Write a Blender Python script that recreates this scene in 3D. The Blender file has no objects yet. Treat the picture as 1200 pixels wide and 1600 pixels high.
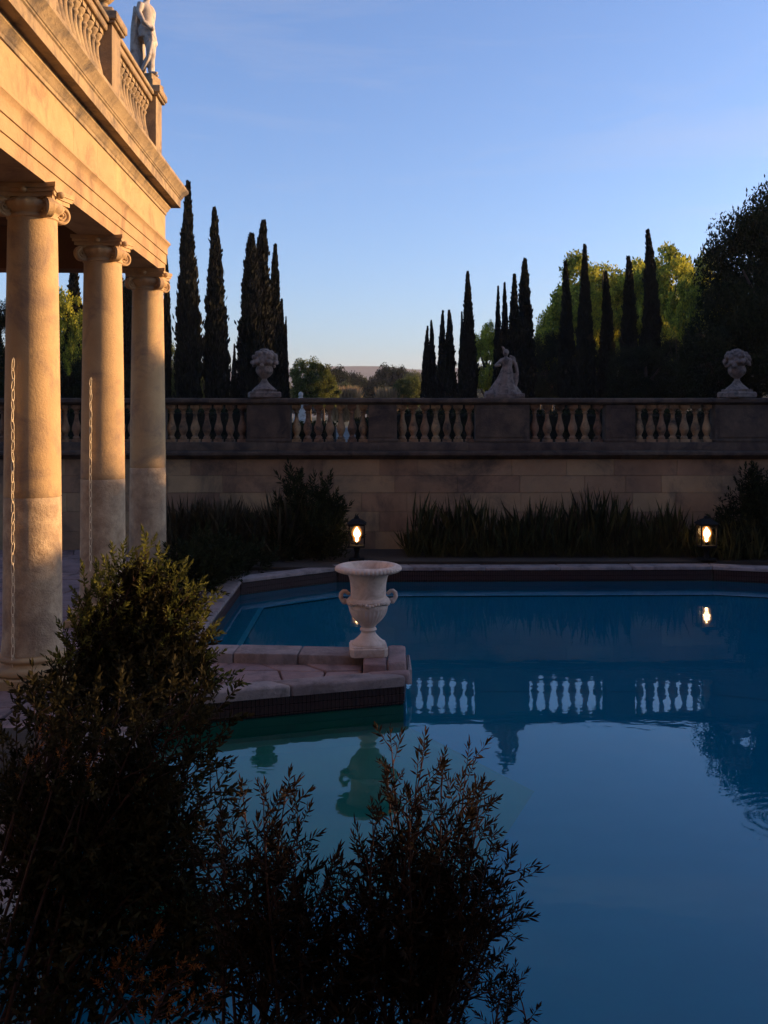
import bpy, bmesh, math, random
import numpy as np
from mathutils import Vector, Matrix
from mathutils.geometry import tessellate_polygon

random.seed(7); rng = np.random.default_rng(7)
S = bpy.context.scene
COL = S.collection
R = math.radians
PI = math.pi
# ------------------------------------------------------------------ camera, sky, sun, exposure
F = 1500.0                       # focal length in photo pixels (1200 x 1600)
CAMZ = 2.5                       # eye height above the water
HOR = 650.0                      # horizon row in the photo
cam = bpy.data.cameras.new('camera'); camo = bpy.data.objects.new('camera', cam); COL.objects.link(camo)
camo.location = (0, 0, CAMZ); camo.rotation_euler = (R(90), 0, 0)
cam.sensor_fit = 'VERTICAL'; cam.sensor_height = 36; cam.lens = 36 * F / 1600
cam.shift_y = -(800 - HOR) / 1600
cam.clip_end = 20000; cam.clip_start = 0.05
S.camera = camo
SUN_EL = R(10.0); SUN_AZ = R(11.0)      # azimuth measured from +x towards +y
sd = Vector((math.cos(SUN_AZ) * math.cos(SUN_EL), math.sin(SUN_AZ) * math.cos(SUN_EL), math.sin(SUN_EL)))
W = bpy.data.worlds.new('World'); S.world = W; W.use_nodes = True
nt = W.node_tree; bg = nt.nodes['Background']
sky = nt.nodes.new('ShaderNodeTexSky'); sky.sky_type = 'NISHITA'; sky.sun_disc = False
sky.sun_elevation = SUN_EL
sky.sun_rotation = PI / 2 - SUN_AZ
sky.air_density = 0.95; sky.dust_density = 1.5; sky.ozone_density = 3.0; sky.altitude = 0
tint = nt.nodes.new('ShaderNodeMixRGB'); tint.blend_type = 'MULTIPLY'; tint.inputs[0].default_value = 1; tint.inputs[2].default_value = (.99, 1.02, 1.21, 1)   # film stock
nt.links.new(sky.outputs[0], tint.inputs[1]); tcw = nt.nodes.new('ShaderNodeTexCoord'); mpw = nt.nodes.new('ShaderNodeMapping'); mpw.inputs['Scale'].default_value = (1.2, 1.2, 9); mpw.inputs['Rotation'].default_value = (.12, .08, 0)
nw = nt.nodes.new('ShaderNodeTexNoise'); nw.inputs['Scale'].default_value = 2.6; nw.inputs['Detail'].default_value = 7; nw.inputs['Roughness'].default_value = .6; nw.inputs['Distortion'].default_value = .5
rw = nt.nodes.new('ShaderNodeMapRange'); rw.inputs['From Min'].default_value = .52; rw.inputs['From Max'].default_value = .82; rw.inputs['To Max'].default_value = .22
cw = nt.nodes.new('ShaderNodeMixRGB'); cw.inputs[2].default_value = (2.6, 2.55, 2.8, 1)          # thin high cloud
nt.links.new(tcw.outputs['Generated'], mpw.inputs[0]); nt.links.new(mpw.outputs[0], nw.inputs['Vector']); nt.links.new(nw.outputs['Fac'], rw.inputs['Value'])
nt.links.new(rw.outputs[0], cw.inputs[0]); nt.links.new(tint.outputs[0], cw.inputs[1]); nt.links.new(cw.outputs[0], bg.inputs[0]); bg.inputs[1].default_value = 0.122
sl = bpy.data.lights.new('sun', 'SUN'); slo = bpy.data.objects.new('sun', sl); COL.objects.link(slo)
sl.energy = 5.0; sl.angle = R(0.5); sl.color = (1.0, 0.60, 0.27)
slo.rotation_euler = sd.to_track_quat('Z', 'Y').to_euler()
S.view_settings.view_transform = 'Standard'; S.view_settings.look = 'None'
S.view_settings.exposure = 1.15; S.view_settings.gamma = 1.0
S.view_settings.use_curve_mapping = False
S.render.engine = 'CYCLES'

def at(u, v, Y): return Vector(((u - 600) / F * Y, Y, CAMZ - (v - HOR) / F * Y))

# ------------------------------------------------------------------ helpers
def tag(o, label=None, cat=None, group=None, kind=None):
    if label: o['label'] = label
    if cat: o['category'] = cat
    if group: o['group'] = group
    if kind: o['kind'] = kind
    return o
def empty(name, loc=(0, 0, 0), rz=0, label=None, cat=None, group=None):
    o = bpy.data.objects.new(name, None); COL.objects.link(o)
    o.location = loc; o.rotation_euler = (0, 0, rz); o.empty_display_size = .2
    return tag(o, label, cat, group)
def link(name, me, parent=None, loc=(0, 0, 0), rot=(0, 0, 0), sc=(1, 1, 1)):
    o = bpy.data.objects.new(name, me); COL.objects.link(o)
    o.parent = parent; o.location = loc; o.rotation_euler = rot; o.scale = sc
    return o
def copy_tree(o, parent=None):
    c = o.copy(); COL.objects.link(c); c.parent = parent
    for ch in list(o.children): copy_tree(ch, c)
    return c
class MB:
    def __init__(s): s.v = []; s.f = []
    def add(s, vs, fs):
        n = len(s.v); s.v += [tuple(p) for p in vs]; s.f += [tuple(i + n for i in f) for f in fs]; return s
    def box(s, x0, x1, y0, y1, z0, z1, b=0.0):
        if b <= 0:
            vs = [(x, y, z) for z in (z0, z1) for y in (y0, y1) for x in (x0, x1)]
            return s.add(vs, [(0, 2, 3, 1), (4, 5, 7, 6), (0, 1, 5, 4), (2, 6, 7, 3), (0, 4, 6, 2), (1, 3, 7, 5)])
        rings = []
        for z, e in ((z0, b), (z0 + b, 0), (z1 - b, 0), (z1, b)):
            X0, X1, Y0, Y1 = x0 + e, x1 - e, y0 + e, y1 - e; c = b * .5
            rings.append([(X0 + c, Y0, z), (X1 - c, Y0, z), (X1, Y0 + c, z), (X1, Y1 - c, z), (X1 - c, Y1, z), (X0 + c, Y1, z), (X0, Y1 - c, z), (X0, Y0 + c, z)])
        return s.loft(rings)
    def loft(s, rings, cap=True, closed=True):
        n = len(rings[0]); vs = [p for r in rings for p in r]; fs = []
        for i in range(len(rings) - 1):
            for j in range(n if closed else n - 1):
                k = (j + 1) % n; fs.append((i * n + j, i * n + k, (i + 1) * n + k, (i + 1) * n + j))
        if cap: fs.append(tuple(range(n - 1, -1, -1))); fs.append(tuple((len(rings) - 1) * n + j for j in range(n)))
        return s.add(vs, fs)
    def lathe(s, prof, n=32, c=(0, 0), flute=None, cap=True):
        rings = []
        for t, (r, z) in enumerate(prof):
            ring = []
            for j in range(n):
                a = 2 * PI * j / n; rr = r
                if flute: rr = r * (1 + flute(a, z, t))
                ring.append((c[0] + rr * math.cos(a), c[1] + rr * math.sin(a), z))
            rings.append(ring)
        return s.loft(rings, cap)
    def square(s, prof, c=(0, 0)):      # square plan profile (half width, z)
        return s.loft([[(c[0] - r, c[1] - r, z), (c[0] + r, c[1] - r, z), (c[0] + r, c[1] + r, z), (c[0] - r, c[1] + r, z)] for r, z in prof])
    def tube(s, pts, rad, n=6, cap=True):
        pts = [Vector(p) for p in pts]; rings = []
        if not hasattr(rad, '__len__'): rad = [rad] * len(pts)
        up = Vector((0.13, 0.21, 1)).normalized(); pu = None
        for i, p in enumerate(pts):
            t = (pts[min(i + 1, len(pts) - 1)] - pts[max(i - 1, 0)])
            if t.length < 1e-9: t = Vector((0, 0, 1))
            t.normalize()
            if pu is None:
                a = t.cross(up)
                if a.length < .05: a = t.cross(Vector((1, 0, 0)))
            else:
                a = pu - t * pu.dot(t)
                if a.length < 1e-6: a = t.cross(Vector((1, 0, 0)))
            a.normalize(); pu = a; b = t.cross(a)
            rings.append([p + (a * math.cos(2 * PI * j / n) + b * math.sin(2 * PI * j / n)) * rad[i] for j in range(n)])
        return s.loft(rings, cap)
    def ball(s, c, r, n=10, m=7, sc=(1, 1, 1)):
        rings = []
        for i in range(1, m):
            ph = PI * i / m - PI / 2
            rings.append([(c[0] + r * sc[0] * math.cos(ph) * math.cos(2 * PI * j / n), c[1] + r * sc[1] * math.cos(ph) * math.sin(2 * PI * j / n), c[2] + r * sc[2] * math.sin(ph)) for j in range(n)])
        return s.loft(rings)
    def prism(s, poly, z0, z1):
        n = len(poly)
        return s.loft([[(x, y, z0) for x, y in poly], [(x, y, z1) for x, y in poly]])
    def extr_y(s, prof, y0, y1):        # profile (x,z) extruded along y
        return s.loft([[(x, y0, z) for x, z in prof], [(x, y1, z) for x, z in prof]])
    def extr_x(s, prof, x0, x1):        # profile (y,z) extruded along x
        return s.loft([[(x0, y, z) for y, z in prof], [(x1, y, z) for y, z in prof]])
    def mesh(s, name, mat, smooth=None, fix=True):
        me = bpy.data.meshes.new(name); me.from_pydata(s.v, [], s.f)
        if fix:
            bm = bmesh.new(); bm.from_mesh(me); bmesh.ops.recalc_face_normals(bm, faces=bm.faces); bm.to_mesh(me); bm.free()
        if mat: me.materials.append(mat)
        if smooth is not None:
            me.polygons.foreach_set('use_smooth', [True] * len(me.polygons))
            if smooth < 180: me.set_sharp_from_angle(angle=R(smooth))
        me.update(); return me
    def build(s, name, mat, parent=None, smooth=None, **k):
        return link(name, s.mesh(name, mat, smooth), parent, **k)

# ------------------------------------------------------------------ materials
def nodes(m):
    m.use_nodes = True; t = m.node_tree; return t, t.nodes, t.links, t.nodes['Principled BSDF']
def mat(name, c1, c2=None, scale=3.0, rough=.8, bump=0.0, bscale=30, rnd=.0, stain=None, stain_scale=1.2, spec=.3, coord='Object'):
    """two-tone noise colour, per-object variation, stains, fine relief"""
    m = bpy.data.materials.new(name); t, N, L, b = nodes(m)
    b.inputs['Roughness'].default_value = rough; b.inputs['Specular IOR Level'].default_value = spec
    tc = N.new('ShaderNodeTexCoord'); src = tc.outputs['Object']
    if coord == 'World':
        g = N.new('ShaderNodeNewGeometry'); src = g.outputs['Position']
    col = None
    c2 = c2 or tuple(x * .75 for x in c1)
    n = N.new('ShaderNodeTexNoise'); n.inputs['Scale'].default_value = scale; n.inputs['Detail'].default_value = 6
    n.inputs['Roughness'].default_value = .65; L.new(src, n.inputs['Vector'])
    r = N.new('ShaderNodeValToRGB'); r.color_ramp.elements[0].position = .32; r.color_ramp.elements[1].position = .68
    r.color_ramp.elements[0].color = (*c2, 1); r.color_ramp.elements[1].color = (*c1, 1)
    L.new(n.outputs['Fac'], r.inputs[0]); col = r.outputs[0]
    if stain:
        n2 = N.new('ShaderNodeTexNoise'); n2.inputs['Scale'].default_value = stain_scale; n2.inputs['Detail'].default_value = 8
        n2.inputs['Roughness'].default_value = .7; n2.inputs['Distortion'].default_value = .6; L.new(src, n2.inputs['Vector'])
        r2 = N.new('ShaderNodeValToRGB'); r2.color_ramp.elements[0].position = .48; r2.color_ramp.elements[1].position = .66
        L.new(n2.outputs['Fac'], r2.inputs[0])
        mx = N.new('ShaderNodeMixRGB'); L.new(r2.outputs[0], mx.inputs[0]); L.new(col, mx.inputs[1]); mx.inputs[2].default_value = (*stain, 1)
        col = mx.outputs[0]
    if rnd:
        oi = N.new('ShaderNodeObjectInfo'); mr = N.new('ShaderNodeMapRange')
        mr.inputs['To Min'].default_value = 1 - rnd; mr.inputs['To Max'].default_value = 1 + rnd
        L.new(oi.outputs['Random'], mr.inputs['Value'])
        hs = N.new('ShaderNodeHueSaturation'); L.new(mr.outputs[0], hs.inputs['Value']); L.new(col, hs.inputs['Color'])
        mh = N.new('ShaderNodeMapRange'); mh.inputs['To Min'].default_value = .5 - rnd * .05; mh.inputs['To Max'].default_value = .5 + rnd * .05
        L.new(oi.outputs['Random'], mh.inputs['Value']); L.new(mh.outputs[0], hs.inputs['Hue']); col = hs.outputs[0]
    L.new(col, b.inputs['Base Color'])
    if bump:
        n3 = N.new('ShaderNodeTexNoise'); n3.inputs['Scale'].default_value = bscale; n3.inputs['Detail'].default_value = 8; n3.inputs['Roughness'].default_value = .7
        L.new(src, n3.inputs['Vector']); bp = N.new('ShaderNodeBump'); bp.inputs['Strength'].default_value = bump; bp.inputs['Distance'].default_value = .02
        L.new(n3.outputs['Fac'], bp.inputs['Height']); L.new(bp.outputs[0], b.inputs['Normal'])
    return m
def leafmat(name, c1, c2, trans=.35, rough=.6, scale=.8):
    m = bpy.data.materials.new(name); t, N, L, b = nodes(m)
    b.inputs['Roughness'].default_value = .75; b.inputs['Specular IOR Level'].default_value = .08
    g = N.new('ShaderNodeNewGeometry')
    n = N.new('ShaderNodeTexNoise'); n.inputs['Scale'].default_value = scale; n.inputs['Detail'].default_value = 4
    L.new(g.outputs['Position'], n.inputs['Vector'])
    ri = N.new('ShaderNodeMath'); ri.operation = 'ADD'
    mr = N.new('ShaderNodeMapRange'); mr.inputs['To Min'].default_value = -.25; mr.inputs['To Max'].default_value = .25
    L.new(g.outputs['Random Per Island'], mr.inputs['Value']); L.new(mr.outputs[0], ri.inputs[0]); L.new(n.outputs['Fac'], ri.inputs[1])
    r = N.new('ShaderNodeValToRGB'); r.color_ramp.elements[0].position = .3; r.color_ramp.elements[1].position = .75
    r.color_ramp.elements[0].color = (*c2, 1); r.color_ramp.elements[1].color = (*c1, 1); L.new(ri.outputs[0], r.inputs[0])
    L.new(r.outputs[0], b.inputs['Base Color'])
    tr = N.new('ShaderNodeBsdfTranslucent'); L.new(r.outputs[0], tr.inputs['Color'])
    mx = N.new('ShaderNodeMixShader'); mx.inputs[0].default_value = trans
    L.new(b.outputs[0], mx.inputs[1]); L.new(tr.outputs[0], mx.inputs[2]); L.new(mx.outputs[0], N['Material Output'].inputs['Surface'])
    return m
M = {}
M['facade'] = mat('honey sandstone', (.43, .295, .145), (.35, .235, .115), 2.4, .85, .5, 30, .09, stain=(.235, .15, .08), stain_scale=1.6, coord='World')
M['cornice'] = mat('weathered sandstone', (.37, .265, .145), (.23, .165, .10), 4.0, .9, .7, 35, .08, stain=(.11, .085, .065), stain_scale=2.6, coord='World')
M['column'] = mat('pale column stone', (.47, .315, .155), (.39, .255, .125), 3.2, .85, .3, 40, .04, stain=(.25, .17, .11), stain_scale=2.2, coord='World')
M['worn'] = mat('worn column stone', (.50, .37, .23), (.31, .215, .13), 9, .9, .6, 30, .04, stain=(.25, .175, .115), stain_scale=3.5, coord='World')
M['soffit'] = mat('timber brown soffit', (.16, .075, .035), (.10, .045, .022), 2, .8)
M['wallstone'] = mat('rendered ashlar', (.36, .225, .125), (.23, .145, .083), 1.1, .95, .5, 18, .20, stain=(.10, .075, .055), stain_scale=.9, coord='World')
M['greystone'] = mat('lichened grey stone', (.115, .078, .054), (.045, .032, .025), 4, .95, .6, 30, .12, stain=(.025, .021, .02), stain_scale=2.5, coord='World')
M['balstone'] = mat('baluster stone', (.34, .20, .105), (.17, .10, .056), 5, .95, .5, 40, .25, stain=(.04, .033, .028), stain_scale=4, coord='World')
M['mortar'] = mat('mortar', (.10, .075, .055), (.07, .05, .04), 8, 1)
M['statue'] = mat('statue stone', (.50, .44, .38), (.36, .31, .27), 9, .8, .3, 60, .0, stain=(.2, .16, .13), stain_scale=8)
M['oldstatue'] = mat('weathered statue stone', (.22, .165, .14), (.10, .08, .07), 9, .9, .5, 50, .1, stain=(.04, .034, .034), stain_scale=8)
M['urn'] = mat('terracotta cream urn', (.66, .53, .43), (.56, .44, .35), 9, .75, .2, 80, 0, stain=(.42, .31, .24), stain_scale=6)
M['flag'] = mat('pink flagstone', (.30, .19, .17), (.19, .12, .11), 5, .8, .6, 35, .16, stain=(.11, .075, .07), stain_scale=3, coord='World')
M['coping'] = mat('coping stone', (.30, .235, .21), (.20, .155, .14), 5, .75, .5, 40, .12, stain=(.12, .095, .085), stain_scale=4, coord='World')
M['grout'] = mat('deck joint', (.09, .065, .06), (.06, .045, .04), 8, 1)
M['tile'] = mat('oxblood tile', (.045, .017, .015), (.022, .010, .010), 20, .35, .1, 60, .3, spec=.5)
M['plaster'] = mat('pool plaster', (.010, .37, .40), (.008, .32, .355), 1.0, .8, .1, 20)
M['algae'] = mat('green plaster', (.09, .40, .20), (.07, .33, .18), 2, .8)
M['ledge'] = mat('pale pool tile', (.5, .66, .66), (.4, .56, .58), 6, .6)
M['soil'] = mat('garden soil', (.05, .038, .028), (.03, .023, .018), 3, 1, .6, 20)
M['lawn'] = mat('garden ground', (.07, .075, .03), (.045, .04, .022), .5, 1, .5, 12)
M['path'] = mat('pale gravel path', (.16, .15, .14), (.05, .055, .04), .9, 1)
M['iron'] = mat('black iron', (.009, .008, .007), (.006, .005, .005), 10, .7, .1, 60, spec=.15)
M['light_streak'] = mat('painted light streak', (.85, .72, .48), (.75, .6, .38), 30, .5)  # pale tone that paints the light streaks on the columns
M['bark'] = mat('bark', (.07, .05, .038), (.035, .026, .02), 12, 1, .6, 40)
M['stem'] = mat('reddish stem', (.06, .03, .02), (.035, .018, .013), 12, .9)
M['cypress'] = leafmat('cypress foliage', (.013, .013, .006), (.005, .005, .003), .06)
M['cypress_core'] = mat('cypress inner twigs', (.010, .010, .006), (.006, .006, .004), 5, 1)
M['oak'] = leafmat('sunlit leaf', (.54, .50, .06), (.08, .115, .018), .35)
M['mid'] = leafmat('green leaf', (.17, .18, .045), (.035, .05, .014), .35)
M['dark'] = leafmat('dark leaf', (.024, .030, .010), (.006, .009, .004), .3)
M['olive'] = leafmat('olive leaf', (.13, .13, .06), (.04, .055, .03), .3)
M['pampas'] = leafmat('dry plume', (.42, .28, .14), (.22, .15, .08), .4)
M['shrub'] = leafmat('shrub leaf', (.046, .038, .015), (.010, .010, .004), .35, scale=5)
M['lit'] = leafmat('shrub leaf painted sunlit', (.15, .15, .03), (.035, .04, .012), .45, scale=5)  # sunlight on the bush tips, put into the leaf colour
M['sunglint'] = leafmat('rust leaf', (.40, .15, .035), (.10, .035, .012), .4, scale=6)  # orange tone standing for sunlit deck seen through bush gaps
M['willow'] = leafmat('narrow leaf', (.036, .023, .013), (.009, .008, .005), .3, scale=6)
M['reed'] = leafmat('reed blade', (.11, .105, .04), (.035, .038, .015), .3, scale=3)
M['dryreed'] = leafmat('dry reed blade', (.12, .09, .05), (.05, .04, .022), .3, scale=3)
M['hill'] = mat('far hill scrub', (.09, .08, .06), (.05, .05, .035), .004, 1, coord='World')
def glow(name, col, e):
    m = bpy.data.materials.new(name); t, N, L, b = nodes(m)
    em = N.new('ShaderNodeEmission'); em.inputs[0].default_value = (*col, 1); em.inputs[1].default_value = e
    L.new(em.outputs[0], N['Material Output'].inputs['Surface']); return m
M['flame'] = glow('flame', (1.0, .62, .26), 16.0)
def halo():
    m = bpy.data.materials.new('flame bloom shell'); t, N, L, b = nodes(m)
    lw = N.new('ShaderNodeLayerWeight'); lw.inputs[0].default_value = .35; iv = N.new('ShaderNodeMath'); iv.operation = 'SUBTRACT'; iv.inputs[0].default_value = 1
    L.new(lw.outputs['Facing'], iv.inputs[1]); pw = N.new('ShaderNodeMath'); pw.operation = 'POWER'; pw.inputs[1].default_value = 2.0; L.new(iv.outputs[0], pw.inputs[0])
    em = N.new('ShaderNodeEmission'); em.inputs[0].default_value = (1, .33, .06, 1); em.inputs[1].default_value = .55; tr = N.new('ShaderNodeBsdfTransparent')
    mu = N.new('ShaderNodeMath'); mu.operation = 'MULTIPLY'; mu.inputs[1].default_value = .75; L.new(pw.outputs[0], mu.inputs[0])
    mx = N.new('ShaderNodeMixShader'); L.new(mu.outputs[0], mx.inputs[0]); L.new(tr.outputs[0], mx.inputs[1]); L.new(em.outputs[0], mx.inputs[2]); L.new(mx.outputs[0], N['Material Output'].inputs['Surface']); return m
M['bloom_shell'] = halo()  # bloom around the flame, painted as a faint emissive shell
def glass():
    m = bpy.data.materials.new('lantern glass'); t, N, L, b = nodes(m)
    tr = N.new('ShaderNodeBsdfTransparent'); gl = N.new('ShaderNodeBsdfGlossy'); gl.inputs['Roughness'].default_value = .05
    mx = N.new('ShaderNodeMixShader'); mx.inputs[0].default_value = .015
    L.new(tr.outputs[0], mx.inputs[1]); L.new(gl.outputs[0], mx.inputs[2]); L.new(mx.outputs[0], N['Material Output'].inputs['Surface']); return m
M['glass'] = glass()
def water():
    m = bpy.data.materials.new('pool water'); t, N, L, b = nodes(m)
    g = N.new('ShaderNodeNewGeometry')
    mp = N.new('ShaderNodeMapping'); mp.inputs['Scale'].default_value = (1.0, 1.6, 1); L.new(g.outputs['Position'], mp.inputs[0])
    n = N.new('ShaderNodeTexNoise'); n.inputs['Scale'].default_value = 2.2; n.inputs['Detail'].default_value = 3; L.new(mp.outputs[0], n.inputs['Vector'])
    bp = N.new('ShaderNodeBump'); bp.inputs['Strength'].default_value = .05; bp.inputs['Distance'].default_value = .03; L.new(n.outputs['Fac'], bp.inputs['Height'])
    # faint rings spreading from where something touched the water
    sp = N.new('ShaderNodeVectorMath'); sp.operation = 'SUBTRACT'; sp.inputs[1].default_value = (2.52, 5.95, 0); L.new(g.outputs['Position'], sp.inputs[0])
    ln = N.new('ShaderNodeVectorMath'); ln.operation = 'LENGTH'; L.new(sp.outputs[0], ln.inputs[0])
    k = N.new('ShaderNodeMath'); k.operation = 'MULTIPLY'; k.inputs[1].default_value = 75; L.new(ln.outputs['Value'], k.inputs[0])
    sn = N.new('ShaderNodeMath'); sn.operation = 'SINE'; L.new(k.outputs[0], sn.inputs[0])
    fo = N.new('ShaderNodeMapRange'); fo.inputs['From Min'].default_value = .05; fo.inputs['From Max'].default_value = .55
    fo.inputs['To Min'].default_value = 1; fo.inputs['To Max'].default_value = 0; L.new(ln.outputs['Value'], fo.inputs['Value'])
    pr = N.new('ShaderNodeMath'); pr.operation = 'MULTIPLY'; L.new(sn.outputs[0], pr.inputs[0]); L.new(fo.outputs[0], pr.inputs[1])
    b2 = N.new('ShaderNodeBump'); b2.inputs['Strength'].default_value = .03; b2.inputs['Distance'].default_value = .01
    L.new(pr.outputs[0], b2.inputs['Height']); L.new(bp.outputs[0], b2.inputs['Normal'])
    fr = N.new('ShaderNodeFresnel'); fr.inputs['IOR'].default_value = 1.44; L.new(b2.outputs[0], fr.inputs['Normal'])
    tr = N.new('ShaderNodeBsdfTransparent'); tr.inputs[0].default_value = (.12, .80, .90, 1)
    gl = N.new('ShaderNodeBsdfGlossy'); gl.inputs['Roughness'].default_value = .0; L.new(b2.outputs[0], gl.inputs['Normal'])
    gl.inputs[0].default_value = (.74, .93, 1, 1)
    mx = N.new('ShaderNodeMixShader'); L.new(fr.outputs[0], mx.inputs[0]); L.new(tr.outputs[0], mx.inputs[1]); L.new(gl.outputs[0], mx.inputs[2])
    L.new(mx.outputs[0], N['Material Output'].inputs['Surface']); return m
M['water'] = water()

# ------------------------------------------------------------------ fast leaf meshes (numpy)
def unit(a): return a / np.maximum(np.linalg.norm(a, axis=1, keepdims=True), 1e-9)
def leaves_arrays(P, D, Ln, Wd, lance=False):
    n = len(P); D = unit(D); rnd = rng.normal(size=(n, 3)); B = unit(np.cross(D, rnd))
    Nn = np.cross(D, B); Ln = np.broadcast_to(Ln, (n,))[:, None]; Wd = np.broadcast_to(Wd, (n,))[:, None]
    if lance:
        V = np.stack([P, P + D * Ln * .3 + B * Wd * .5 + Nn * Ln * .03, P + D * Ln * .65 + B * Wd * .38 + Nn * Ln * .03, P + D * Ln - Nn * Ln * .06,
                      P + D * Ln * .65 - B * Wd * .38 + Nn * Ln * .03, P + D * Ln * .3 - B * Wd * .5 + Nn * Ln * .03], 1)
        return V.reshape(-1, 3), 6
    V = np.stack([P, P + D * Ln * .5 + B * Wd * .5, P + D * Ln, P + D * Ln * .5 - B * Wd * .5 + Nn * Wd * .2], 1)
    return V.reshape(-1, 3), 4
def poly_mesh(name, V, k, mt):
    me = bpy.data.meshes.new(name); n = len(V) // k
    me.vertices.add(len(V)); me.vertices.foreach_set('co', np.ascontiguousarray(V, dtype=np.float32).ravel())
    me.loops.add(len(V)); me.loops.foreach_set('vertex_index', np.arange(len(V), dtype=np.int32))
    me.polygons.add(n); me.polygons.foreach_set('loop_start', np.arange(0, len(V), k, dtype=np.int32))
    me.polygons.foreach_set('loop_total', np.full(n, k, dtype=np.int32))
    me.materials.append(mt); me.update(calc_edges=True); return me
def leaf_mesh(name, P, D, Ln, Wd, mt, lance=False):
    V, k = leaves_arrays(P, D, Ln, Wd, lance); return poly_mesh(name, V, k, mt)

# ------------------------------------------------------------------ the pool, its deck and the ground
ZD = .20                                           # deck level above the water
POOL = [(-1.80, 3.35), (7.6, 3.35), (7.6, 13.3), (6.4, 14.2), (5.0, 14.62), (-.72, 14.50), (-2.02, 13.45), (-1.95, 9.28), (.13, 9.16),
        (.20, 8.92), (.17, 8.36), (-1.80, 7.74)]
def offset(poly, d):                                # poly counter-clockwise; +d grows outwards
    n = len(poly); out = []
    for i in range(n):
        p0, p1, p2 = (Vector(poly[i - 1]), Vector(poly[i]), Vector(poly[(i + 1) % n]))
        e1 = (p1 - p0).normalized(); e2 = (p2 - p1).normalized()
        n1 = Vector((e1.y, -e1.x)); n2 = Vector((e2.y, -e2.x)); b = (n1 + n2)
        b = b / max(b.dot(n1), .35); out.append((p1.x + b.x * d, p1.y + b.y * d))
    return out
def sheet(outer, holes, z):
    loops = [[Vector((x, y, 0)) for x, y in outer]] + [[Vector((x, y, 0)) for x, y in h] for h in holes]
    flat = [p for l in loops for p in l]; tris = tessellate_polygon(loops)
    m = MB(); m.add([(p.x, p.y, z) for p in flat], tris); return m
# water
o = sheet(POOL, [], 0).build('water', M['water']); tag(o, kind='structure')
# basin
basin = empty('pool_basin'); tag(basin, kind='structure')
b = MB(); n = len(POOL)
for i in range(n):
    a, c = POOL[i], POOL[(i + 1) % n]
    if i == 10: gw = MB().add([(a[0], a[1], -1.5), (c[0], c[1], -1.5), (c[0], c[1], -.015), (a[0], a[1], -.015)], [(0, 1, 2, 3)]).build('algae_wall', M['algae'], basin); continue
    b.add([(a[0], a[1], -1.5), (c[0], c[1], -1.5), (c[0], c[1], -.015), (a[0], a[1], -.015)], [(0, 1, 2, 3)])
b.build('basin_wall', M['plaster'], basin)
sheet(POOL, [], -.75).build('basin_floor', M['plaster'], basin)
# submerged bench along the far edges, with a pale edge strip
far = [(7.6, 13.3), (6.4, 14.2), (5.0, 14.62), (-.72, 14.50), (-2.02, 13.45), (-1.95, 9.5)]
inn = [(7.1, 13.0), (6.2, 13.83), (4.92, 14.22), (-.62, 14.10), (-1.72, 13.22), (-1.68, 9.5)]
inn2 = [(7.06, 12.93), (6.17, 13.75), (4.91, 14.13), (-.60, 14.01), (-1.65, 13.17), (-1.61, 9.5)]
inn3 = [(4.6, 10.8), (4.3, 11.0), (3.6, 11.3), (.9, 11.3), (.2, 11.0), (.0, 9.5)]
gb = MB()
gb.add([(.20, 8.36, -.20), (-1.80, 7.74, -.20), (-1.80, 7.42, -.20), (.28, 8.02, -.20)], [(0, 1, 2, 3)]); gb.add([(-1.8, 7.42, -.20), (.28, 8.02, -.20), (.6, 6.6, -.745), (-1.8, 6.0, -.745)], [(0, 1, 2, 3)])
gb.add([(.28, 8.02, -.20), (.20, 8.36, -.20), (1.3, 8.3, -.745), (.6, 6.6, -.745)], [(0, 1, 2, 3)])
gb.build('shallow_shelf', M['algae'], basin)
bb = MB(); st = MB()
for i in range(5):
    bb.add([(*far[i], -.14), (*far[i + 1], -.14), (*inn[i + 1], -.14), (*inn[i], -.14)], [(0, 1, 2, 3)])
    bb.add([(*inn2[i], -.15), (*inn2[i + 1], -.15), (*inn3[i + 1], -.745), (*inn3[i], -.745)], [(0, 1, 2, 3)])
    st.add([(*inn[i], -.132), (*inn[i + 1], -.132), (*inn2[i + 1], -.132), (*inn2[i], -.132)], [(0, 1, 2, 3)])
bb.build('bench', M['plaster'], basin); st.build('bench_edge', M['ledge'], basin)

# deck base sheet (joints show it) and lower ground
CW = .36
copO = offset(POOL, CW)
tag(sheet([(-60, -60), (60, -60), (60, 16.9), (-60, 16.9)], [offset(POOL, .04)], ZD - .035).build('ground', M['grout']), kind='structure')
m = MB(); m.add([(-3300, 16.95, 1.86), (3300, 16.95, 1.86), (3300, 2400, 1.86), (-3300, 2400, 1.86)], [(0, 1, 2, 3)])
tag(m.build('garden_ground', M['lawn']), kind='structure')
m = MB(); m.add([(-3300, -1400, -.1), (3300, -1400, -.1), (3300, -59, -.1), (-3300, -59, -.1)], [(0, 1, 2, 3)])
m.add([(-3300, -59, -.1), (-59, -59, -.1), (-59, 16.95, -.1), (-3300, 16.95, -.1)], [(0, 1, 2, 3)])
m.add([(59, -59, -.1), (3300, -59, -.1), (3300, 16.95, -.1), (59, 16.95, -.1)], [(0, 1, 2, 3)])
tag(m.build('outer_ground', M['lawn']), kind='structure')
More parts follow.
